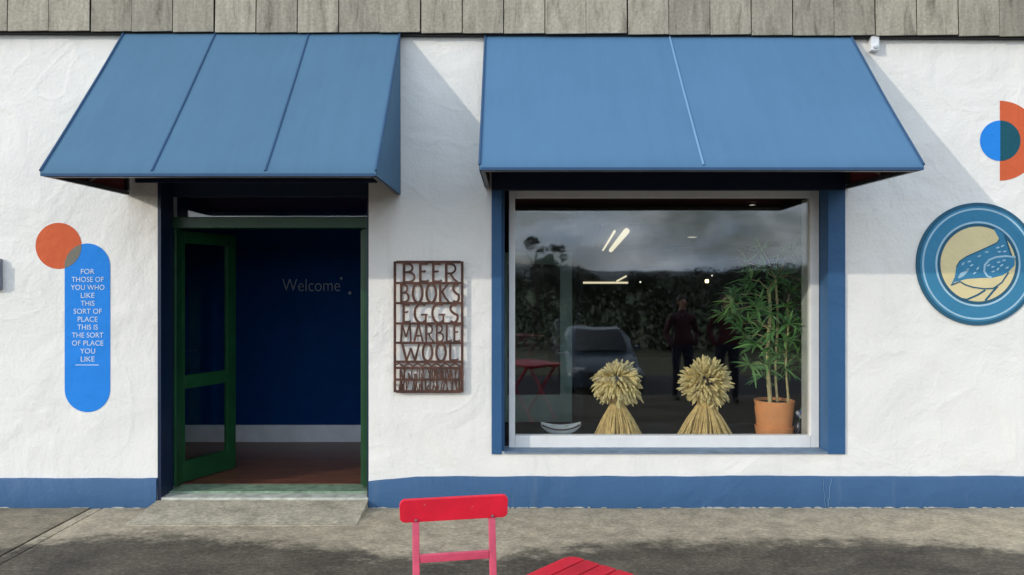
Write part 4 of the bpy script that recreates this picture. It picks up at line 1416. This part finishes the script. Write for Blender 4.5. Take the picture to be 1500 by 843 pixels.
# leaves: narrow blades with a fold and a droop, three meshes shared by all
lf_me = []
for v in range(4):
    m = MB()
    L_, W_ = 0.155 + 0.02 * v, 0.0130 + 0.002 * (v % 2)
    vs, fs = [], []
    nseg = 6
    for i in range(nseg + 1):
        t = i / nseg
        w = W_ * (math.sin(math.pi * min(1, t * 0.93 + 0.06)) ** 0.7) * (1 - 0.35 * t)
        z = -0.30 * (0.5 + 0.25 * v) * L_ * t * t
        vs += [(L_ * t, -w, z + 0.25 * w), (L_ * t, 0, z), (L_ * t, w, z + 0.25 * w)]
    for i in range(nseg):
        for j in (0, 1):
            a = i * 3 + j
            fs.append((a, a + 1, a + 4, a + 3))
    o = m.add(vs, fs).build('leaf', 'leaf', None, smooth=True)
    lf_me.append(o.data)
    bpy.data.objects.remove(o, do_unlink=True)
rl = random.Random(5)
nleaf = 0
sprays = []
for (px, py, yy_) in ((1072, 455, .42), (1082, 432, .5), (1095, 470, .45), (1100, 410, .5), (1112, 440, .4), (1122, 395, .5), (1130, 460, .38), (1137, 415, .45), (1148, 450, .4), (1150, 385, .55),
                      (1160, 430, .45), (1168, 470, .42), (1172, 410, .5), (1160, 500, .45), (1108, 505, .42), (1128, 510, .4), (1142, 520, .42), (1150, 540, .45), (1100, 535, .5), (1168, 525, .5),
                      (1092, 495, .5), (1116, 480, .55), (1085, 475, .6), (1155, 475, .36), (1140, 370, .55), (1115, 365, .55), (1165, 372, .6), (1095, 385, .6), (1110, 455, .35), (1122, 535, .36), (1150, 500, .36), (1076, 445, .45), (1135, 485, .35)):
    sprays.append((px, py, yy_))
for (px, py, yy_) in sprays:
    c = at(px, py, yy_)
    c = Vector((c.x - pp.x, yy_ - 0.5, c.z - SHELF))
    # twig from the nearest cane
    best = min((Vector(q) for cn in canes for q in cn if q[2] < c.z + 0.02), key=lambda q: (q - c).length + 0.6 * max(0, q.z - c.z))
    MB().tube([best, (best + c) / 2 + Vector((0, 0, 0.03)), c], [0.004, 0.003, 0.002], 5).build('twig', 'cane', pot, smooth=True)
    n = 9
    out = Vector((c.x, c.y - 0.05, 0.0))
    base_a = math.atan2(out.y, out.x)
    for k in range(n):
        o = bpy.data.objects.new('leaf', rl.choice(lf_me))
        o.location = c
        yaw = base_a + rl.uniform(-1.5, 1.5)
        o.rotation_euler = (rl.uniform(-0.7, 0.7), -rl.uniform(-0.55, 1.15), yaw)
        s = rl.uniform(0.6, 1.0)
        o.scale = (s, s, s)
        C.objects.link(o)
        o.parent = pot
        nleaf += 1

# the finer leaves further back in the plant, past telling apart
fm_ = MB()
for (px, py, yy_) in sprays + [(1066, 468, .6), (1104, 425, .62), (1160, 400, .66), (1125, 425, .62), (1178, 445, .6), (1176, 490, .6), (1112, 520, .6), (1140, 440, .62), (1150, 415, .62), (1132, 500, .62),
                               (1080, 455, .62), (1150, 525, .6), (1092, 440, .65), (1122, 550, .58), (1160, 545, .58)]:
    c = at(px + rl.uniform(-9, 9), py + rl.uniform(-14, 14), yy_ + 0.05)
    c = Vector((c.x - pp.x, yy_ + 0.05 - 0.5, c.z - SHELF))
    for k in range(9):
        a = rl.uniform(0, 2 * math.pi)
        el = rl.uniform(-0.7, 1.1)
        d = Vector((math.cos(a) * math.cos(el), math.sin(a) * math.cos(el) * 0.8, math.sin(el))).normalized()
        sd = d.cross(Vector((rl.uniform(-.4, .4), 1, rl.uniform(-.2, .6)))).normalized()
        ln, w = rl.uniform(0.10, 0.17), rl.uniform(0.007, 0.011)
        dr = Vector((0, 0, -0.18 * ln))
        fm_.add([c, c + d * ln * .35 + sd * w, c + d * ln * .35 - sd * w, c + d * ln * .7 + dr * .4 + sd * w * .7, c + d * ln * .7 + dr * .4 - sd * w * .7, c + d * ln + dr],
                [(0, 1, 2), (1, 3, 4, 2), (3, 5, 4)])
tag(fm_.build('foliage', 'leaf', pot), kind='stuff')

# ------------------------------------------------------------------ lamps inside the shop (lit in the photograph)
MAT['tube_light'] = emit('lit_tube', (1.0, 0.88, 0.60), 1.05)
MAT['warm_bulb'] = emit('lit_bulb', (1.0, 0.74, 0.38), 9.0)
MAT['downlight'] = emit('lit_downlight', (1.0, 0.9, 0.72), 1.6)
ZC = 2.62
def ceil_at(px, py, z=ZC):
    d = (z - EYE) * S * D / (421.5 - py)
    return Vector(((px - 750) * d / (S * D), d - D, z))
p0, p1 = ceil_at(889, 367, 2.5), ceil_at(909, 339, 2.5)
tl = thing('tube_lamp', 'twin fluorescent tube lamp glowing on the shop ceiling', 'lamp')
off = (p1 - p0).normalized().cross(Vector((0, 0, 1))).normalized()
ext = 0.0
for s, r in ((-1, 0.045), (1, 0.018)):
    MB().tube([p0 + off * s * 0.085, p1 + off * s * 0.085], r, 8).build('tube', 'tube_light', tl, smooth=True)
MB().bar(p0 + Vector((0, 0, 0.09)), p1 + Vector((0, 0, 0.09)), 0.55, 0.05).build('housing', 'ceiling', tl)
dist = 10.9
q0, q1 = at(851, 414.5, dist), at(920, 414.5, dist)
stl = thing('strip_lamp', 'long horizontal strip lamp glowing low at the back of the shop', 'lamp')
MB().bar(q0, q1, 0.05, 0.045).build('tube', 'tube_light', stl, 0.01)
MB().bar(q0 + Vector((0, 0.05, 0.02)), q1 + Vector((0, 0.05, 0.02)), 0.05, 0.1).build('housing', 'ceiling', stl)
q0, q1 = at(903, 412.5, 9.4), at(918, 404.5, 9.4)
sp = thing('slanted_lamp', 'short slanted strip lamp glowing above the long strip lamp', 'lamp')
MB().bar(q0, q1, 0.03, 0.035).build('tube', 'tube_light', sp, 0.01)
MB().bar(q0 + Vector((0, 0.04, 0.02)), q1 + Vector((0, 0.04, 0.02)), 0.03, 0.04).build('housing', 'ceiling', sp)
def bulb(label, px, py, y, r, mat):
    p = at(px, py, y)
    b = thing('pendant_lamp', label, 'lamp', loc=p)
    n = 8
    MB().lathe([(r * math.sin(math.pi * k / n) + 1e-4, -r * math.cos(math.pi * k / n)) for k in range(n + 1)], (0, 0, 0), 14).build('bulb', mat, b, smooth=True)
    MB().lathe([(r * .5, r * .7), (r * .6, r * 1.6), (0.004, r * 1.9)], (0, 0, 0), 10).build('cap', 'black', b, smooth=True)
    MB().tube([(0, 0, r * 1.8), (0, 0, ZC - p.z)], 0.003, 5).build('flex', 'black', b)
bulb('bright warm pendant bulb hanging behind the right sheaf', 1035.5, 412, 8.0, 0.034, 'warm_bulb')
bulb('tiny pendant bulb just above right of the bright warm bulb', 1043, 404, 8.6, 0.014, 'downlight')
bulb('small pale pendant bulb right of the long strip lamp', 938, 413.5, 9.0, 0.018, 'downlight')
def downlight(label, px, py, r):
    p = ceil_at(px, py)
    d = thing('downlight', label, 'lamp', loc=p)
    MB().lathe([(0.0, -0.03), (r * .83, -0.026), (r, -0.01)], (0, 0, 0), 20).build('lens', 'downlight', d, smooth=True)
    MB().lathe([(r + .001, -0.03), (r * 1.2, -0.02), (r * 1.2, -0.002)], (0, 0, 0), 20).build('trim', 'ceiling', d, smooth=True)
downlight('round ceiling light near the middle of the shop window', 1014, 345.5, 0.10)
downlight('round ceiling light at the top right of the shop window', 1102, 297, 0.042)
# ------------------------------------------------------------------ what the window mirrors: car, people, trees, hills behind the camera
def mirror(px, py, d):
    """place d metres out from the wall whose mirror image in the pane falls on this pixel"""
    k = (D + 2 * YG + d) / (S * D)
    return Vector(((px - 750) * k, -d, EYE + (421.5 - py) * k))

# parked car, its front towards the shop
cc_ = mirror(889, 500, 10.2)
car = thing('parked_car', 'bluish grey hatchback parked opposite the shop, mirrored in the window', 'car', loc=(cc_.x, -12.0, -0.75), rz=R(90))
MAT['car_paint'] = paint('car_paint', (0.05, 0.075, 0.10), rough=0.22, var=0.03, spec=0.6)
MAT['car_glass'] = paint('car_glass', (0.01, 0.012, 0.014), rough=0.06, var=0.0)
def loft(secs, name, mat, parent):
    """secs: list of (x, half width bottom, half width top, z bottom, z top)"""
    vs, fs = [], []
    for (x, wb_, wt_, z0, z1) in secs:
        zm = z0 + (z1 - z0) * 0.6
        vs += [(x, -wb_, z0), (x, -wb_ * 1.02, zm), (x, -wt_, z1 - 0.02), (x, -wt_ * 0.86, z1), (x, wt_ * 0.86, z1), (x, wt_, z1 - 0.02), (x, wb_ * 1.02, zm), (x, wb_, z0)]
    for i in range(len(secs) - 1):
        for k in range(8):
            a, b = i * 8 + k, i * 8 + (k + 1) % 8
            fs.append((a, b, b + 8, a + 8))
    fs += [tuple(range(8))[::-1], tuple(range((len(secs) - 1) * 8, len(secs) * 8))]
    return MB().add(vs, fs).build(name, mat, parent, 0.02, smooth=True)
# x forward; origin at car centre, front at +x
body = loft([(-1.95, .72, .70, .30, .80), (-1.80, .82, .78, .22, .92), (-1.0, .85, .80, .20, .94), (0.6, .86, .80, .20, .92), (1.35, .85, .74, .20, .84), (1.80, .80, .66, .22, .72), (1.97, .68, .58, .30, .62)], 'body', 'car_paint', car)
cab = loft([(-1.86, .70, .56, .88, 1.05), (-1.45, .73, .58, .88, 1.42), (-0.5, .74, .60, .88, 1.47), (0.15, .74, .58, .88, 1.42), (0.85, .72, .62, .86, .92)], 'cabin', 'car_paint', car)
MB().add([(0.22, -.52, 1.405), (0.22, .52, 1.405), (0.85, .60, .945), (0.85, -.60, .945)], [(0, 1, 2, 3)]).build('windscreen', 'car_glass', cab).location = (0.035, 0, 0.03)
for s in (-1, 1):
    MB().add([(-1.35, s * .75, .95), (0.55, s * .75, .95), (0.10, s * .63, 1.36), (-1.2, s * .63, 1.36)], [(0, 1, 2, 3)]).build('side_window', 'car_glass', cab)
    MB().box(1.80, 1.93, s * .60 - .14, s * .60 + .14, .56, .68).build('headlight', 'plastic_white', car, 0.03)
    MB().box(0.48, 0.62, s * .86 - .07, s * .86 + .07, .95, 1.06).build('wing_mirror', 'car_paint', car, 0.02)
    for x in (-1.22, 1.25):
        w = MB().lathe([(.19, -.10), (.29, -.10), (.315, -.07), (.315, .07), (.29, .10), (.19, .10)], (x, s * .76, .315), 28, 'y').build('wheel', 'black', car, smooth=True)
        MB().lathe([(0, -.085), (.06, -.09), (.19, -.06), (.19, .06), (.06, .09), (0, .085)], (x, s * .76, .315), 20, 'y').build('rim', 'steel', w, smooth=True)
MB().box(1.955, 1.985, -.26, .26, .40, .50).build('number_plate', 'plastic_white', car)
MB().box(1.90, 1.98, -.45, .45, .53, .60).build('grille', 'black', car)

# two people standing near the photographer
def person(label, x, y, h, rz, jacket, seed):
    k = h / 1.70
    P = thing('person', label, 'person', loc=(x, y, 0.0), rz=rz)
    j = {
        'pelvis': (0, 0, .94, .135, .10), 'belly': (0, .0, 1.06, .14, .10), 'chest': (0, .01, 1.26, .165, .115), 'collar': (0, .02, 1.41, .10, .075),
        'neck': (0, .01, 1.47, .052, .052), 'jaw': (0, -.012, 1.535, .060, .075), 'head': (0, -.005, 1.60, .074, .092), 'crown': (0, .01, 1.665, .055, .07),
        'nose': (0, -.105, 1.575, .012, .012),
    }
    E = [('pelvis', 'belly'), ('belly', 'chest'), ('chest', 'collar'), ('collar', 'neck'), ('neck', 'jaw'), ('jaw', 'head'), ('head', 'crown')]
    for s, n_ in ((-1, 'l'), (1, 'r')):
        j['hip' + n_] = (s * .095, 0, .88, .09, .095)
        j['knee' + n_] = (s * .11, -.02, .50, .062, .066)
        j['ankle' + n_] = (s * .12, .02, .10, .042, .046)
        j['heel' + n_] = (s * .12, .03, .045, .038, .04)
        j['toe' + n_] = (s * .135, -.15, .035, .036, .03)
        j['sh' + n_] = (s * .185, .01, 1.36, .066, .066)
        j['el' + n_] = (s * .265, .06, 1.10, .05, .05)
        j['wr' + n_] = (s * .205, -.07, .93, .045, .045)
        j['pocket' + n_] = (s * .150, -.085, .89, .042, .035)
        E += [('pelvis', 'hip' + n_), ('hip' + n_, 'knee' + n_), ('knee' + n_, 'ankle' + n_), ('ankle' + n_, 'heel' + n_), ('heel' + n_, 'toe' + n_),
              ('chest', 'sh' + n_), ('sh' + n_, 'el' + n_), ('el' + n_, 'wr' + n_), ('wr' + n_, 'pocket' + n_)]
    names = [n for n in j if n != 'nose']
    me = bpy.data.meshes.new('body')
    me.from_pydata([tuple(c * k for c in j[n][:3]) for n in names], [(names.index(a), names.index(b)) for a, b in E], [])
    o = bpy.data.objects.new('tmp_body', me)
    C.objects.link(o)
    sk = o.modifiers.new('skin', 'SKIN')
    for i, n in enumerate(names):
        me.skin_vertices[0].data[i].radius = (j[n][3] * k, j[n][4] * k)
        me.skin_vertices[0].data[i].use_root = (n == 'pelvis')
    ss = o.modifiers.new('sub', 'SUBSURF'); ss.levels = 2; ss.render_levels = 2
    dg = bpy.context.evaluated_depsgraph_get()
    bm_ = bpy.data.meshes.new_from_object(o.evaluated_get(dg))
    bpy.data.objects.remove(o, do_unlink=True)
    bm_.materials.clear()
    for m_ in (jacket, MAT['jeans'], MAT['skin'], MAT['black']):
        bm_.materials.append(m_)
    for p in bm_.polygons:
        z = p.center.z / k
        r = math.hypot(p.center.x, p.center.y) / k
        p.material_index = 2 if z > 1.46 else (3 if z < .09 else (1 if z < .90 and not (z > .84 and abs(p.center.x) > .16 * k) else 0))
        p.use_smooth = True
    bo = bpy.data.objects.new('body', bm_)
    C.objects.link(bo); bo.parent = P
    # face and hair
    nb = MB().lathe([(0.002, -.022), (.012, -.010), (.016, .014), (.006, .03)], (0, -.098 * k, 1.572 * k), 8)
    nb.build('nose', MAT['skin'], bo, smooth=True)
    for s in (-1, 1):
        MB().lathe([(0.0005, -.012), (.010, -.005), (.010, .005), (.0005, .012)], (s * .03 * k, -.088 * k, 1.598 * k), 10, 'x').build('eye', 'black', bo, smooth=True)
        MB().lathe([(.0005, -.03), (.014, -.012), (.016, .012), (.0005, .03)], (s * .082 * k, 0, 1.578 * k), 8).build('ear', MAT['skin'], bo, smooth=True)
    MB().box(-.024 * k, .024 * k, -.094 * k, -.080 * k, 1.533 * k, 1.541 * k).build('mouth', paint('lips', (0.35, 0.12, 0.1)), bo, 0.003)
    hv_, hf_ = [], []
    nu, nv = 20, 10
    for a in range(nv + 1):
        ph = math.pi * a / nv
        for b in range(nu):
            t = 2 * math.pi * b / nu
            d = Vector((math.sin(ph) * math.cos(t), math.sin(ph) * math.sin(t), math.cos(ph)))
            front = max(0, -d.y)
            rad = 1 + 0.05 * noise.noise(d * 5 + Vector((seed, 0, 0)))
            z = d.z * .115 if d.z > 0 else d.z * (.12 - .125 * front)
            hv_.append((d.x * .092 * rad * k, (d.y * .098 * rad + .030 + 0.012 * front) * k, (1.615 + z * rad + 0.03 * front) * k))
    for a in range(nv):
        for b in range(nu):
            hf_.append((a * nu + b, a * nu + (b + 1) % nu, (a + 1) * nu + (b + 1) % nu, (a + 1) * nu + b))
    MB().add(hv_, hf_).build('hair', paint('dark_hair', (0.03, 0.02, 0.015), rough=0.5), P, smooth=True)
    return P
MAT['jeans'] = paint('dark_jeans', (0.015, 0.02, 0.05), rough=0.9, scale=14, var=0.25)
MAT['skin'] = paint('skin', (0.48, 0.28, 0.20), rough=0.55)
plum = paint('plum_jacket', (0.055, 0.008, 0.02), rough=0.7, var=0.2)
plum2 = paint('dark_red_jacket', (0.07, 0.008, 0.014), rough=0.7, var=0.2)
pa = mirror(1000, 500, 5.1); pb = mirror(1066, 500, 4.9)
person('person in plum jacket with hands in pockets, mirrored left of the right sheaf', pa.x, -5.1, 1.56, R(170), plum, 1.0)
person('person in dark red jacket with hands in pockets, mirrored beside the potted plant', pb.x, -4.9, 1.62, R(188), plum2, 7.0)

# leaf masses
def leaf_mass(mb, c, r, n, size, rnd):
    for _ in range(n):
        while True:
            d = Vector((rnd.uniform(-1, 1), rnd.uniform(-1, 1), rnd.uniform(-1, 1)))
            if 0.15 < d.length < 1: break
        d = d.normalized() * d.length ** 0.5
        p = Vector((c[0] + d.x * r[0], c[1] + d.y * r[1], c[2] + d.z * r[2]))
        a = Vector((rnd.uniform(-1, 1), rnd.uniform(-1, 1), rnd.uniform(-1, 1))).normalized()
        b = a.orthogonal().normalized()
        s = size * rnd.uniform(0.6, 1.4)
        mb.add([p - a * s, p + b * s * .55, p + a * s, p - b * s * .55], [(0, 1, 2, 3)])
rt = random.Random(21)
def tree(label, px, d, top_py, width_m, seed, name='tree', bare=False):
    rnd = random.Random(seed)
    base = mirror(px, 421.5, d)
    gz = ground_h(base.x, -d)
    H = mirror(px, top_py, d).z - gz
    t = thing(name, label, 'tree', 'trees across the road', loc=(base.x, -d, gz))
    tk = MB()
    tk.tube([(0, 0, -0.2), (0.05 * H * .3, 0, H * .3), (-0.02 * H, 0.02 * H, H * .6), (0.02 * H, 0, H * .9)], [0.035 * H, 0.026 * H, 0.016 * H, 0.004 * H], 8)
    tips = []
    for k in range(9):
        a = rnd.uniform(0, 2 * math.pi)
        z0 = H * rnd.uniform(.3, .75)
        ln = width_m * rnd.uniform(.3, .55)
        e = (ln * math.cos(a), ln * math.sin(a), min(H * .97, z0 + H * rnd.uniform(.08, .25)))
        tk.tube([(0, 0, z0), (e[0] * .5, e[1] * .5, (z0 + e[2]) / 2 + .03 * H), e], [0.012 * H, 0.008 * H, 0.003 * H], 6)
        tips.append(e)
    tk.build('trunk', paint('bark', (0.05, 0.04, 0.03), rough=0.9), t, smooth=True)
    cr_m = MB()
    if bare:
        for e in rnd.sample(tips, 4) + [(0, 0, H * .93)]:
            for _ in range(5):
                leaf_mass(cr_m, (e[0] + rnd.uniform(-.09, .09) * H, e[1] + rnd.uniform(-.09, .09) * H, e[2] + rnd.uniform(-.08, .06) * H), (.05 * H, .05 * H, .04 * H), 70, .014 * H, rnd)
    else:
        for e in tips + [(0, 0, H * .85), (0, 0, H * .7)]:
            leaf_mass(cr_m, e, (.26 * width_m, .26 * width_m, .16 * H), 330, .022 * H, rnd)
    cr_m.build('crown', 'far_leaf', t)
tree('thin windswept tree with sparse leaf clumps, mirrored at the window top left', 786, 42, 345, 3.2, 4, bare=True)
tree('bushy dark tree mirrored above the interior green door', 800, 62, 392, 7, 8)
tree('bushy dark tree mirrored right of the interior green door', 858, 70, 399, 5.5, 9)
tree('small forked tree mirrored above the long strip lamp', 945, 74, 396, 4, 10)
tree('broad dark tree mirrored above the warm pendant bulb', 1045, 60, 396, 8, 12)
tree('tall dark tree mirrored behind the bamboo leaves', 1100, 52, 388, 9, 13)
tree('tall dark tree mirrored at the right end of the window', 1165, 50, 391, 9, 14)
hg = MB()
for k in range(90):
    x = -25 + 75 * k / 89 + rt.uniform(-.5, .5)
    d = 24 + 5 * noise.noise(Vector((x * 0.07, 2, 0))) + rt.uniform(-1, 1)
    hh = 1.5 + 0.8 * rt.random()
    leaf_mass(hg, (x, -d, ground_h(x, -d) + hh * .5), (1.0, .9, hh * .62), 330, .10, rt)
tag(hg.build('hedgerow', 'far_leaf', None), 'dark hedgerow beyond the road mirrored in the window', 'hedge', kind='stuff')
wd = MB()
for k in range(170):
    x = -80 + 240 * k / 169 + rt.uniform(-2, 2)
    d = 92 + 14 * noise.noise(Vector((x * .03, 5, 0))) + rt.uniform(-5, 5)
    hh = 4.4 + 3.2 * noise.noise(Vector((x * .08, 1, 4))) + rt.uniform(-.5, .8)
    leaf_mass(wd, (x, -d, ground_h(x, -d) + hh * .5), (2.2, 2.0, hh * .56), 130, .36, rt)
tag(wd.build('woodland', 'far_leaf', None), 'far belt of dark woodland mirrored in the window', 'wood', kind='stuff')
# far hills; distance haze is put into their paler grey
hl = MB()
nx = 120
vs, fs = [], []
for i in range(nx + 1):
    x = -1900 + 3800 * i / nx
    hh = 20 + 24 * noise.noise(Vector((x * 0.0022, 1.7, 0))) + 7 * noise.noise(Vector((x * 0.009, 4, 0))) + 0.010 * max(0, x)
    for j, (f, dd) in enumerate(((-8, 0), (0.55, 120), (0.9, 260), (1.0, 420), (0.6, 700), (-8, 900))):
        vs.append((x, -1100 - dd, (hh * f if f > 0 else f) + 14))
for i in range(nx):
    for j in range(5):
        a = i * 6 + j
        fs.append((a, a + 6, a + 7, a + 1))
MAT['hill'] = paint('far_hill_haze_tint', (0.14, 0.15, 0.15), rough=0.95, var=0.3, scale=0.01)
tag(hl.add(vs, fs).build('hills', 'hill', None, smooth=True), kind='structure')
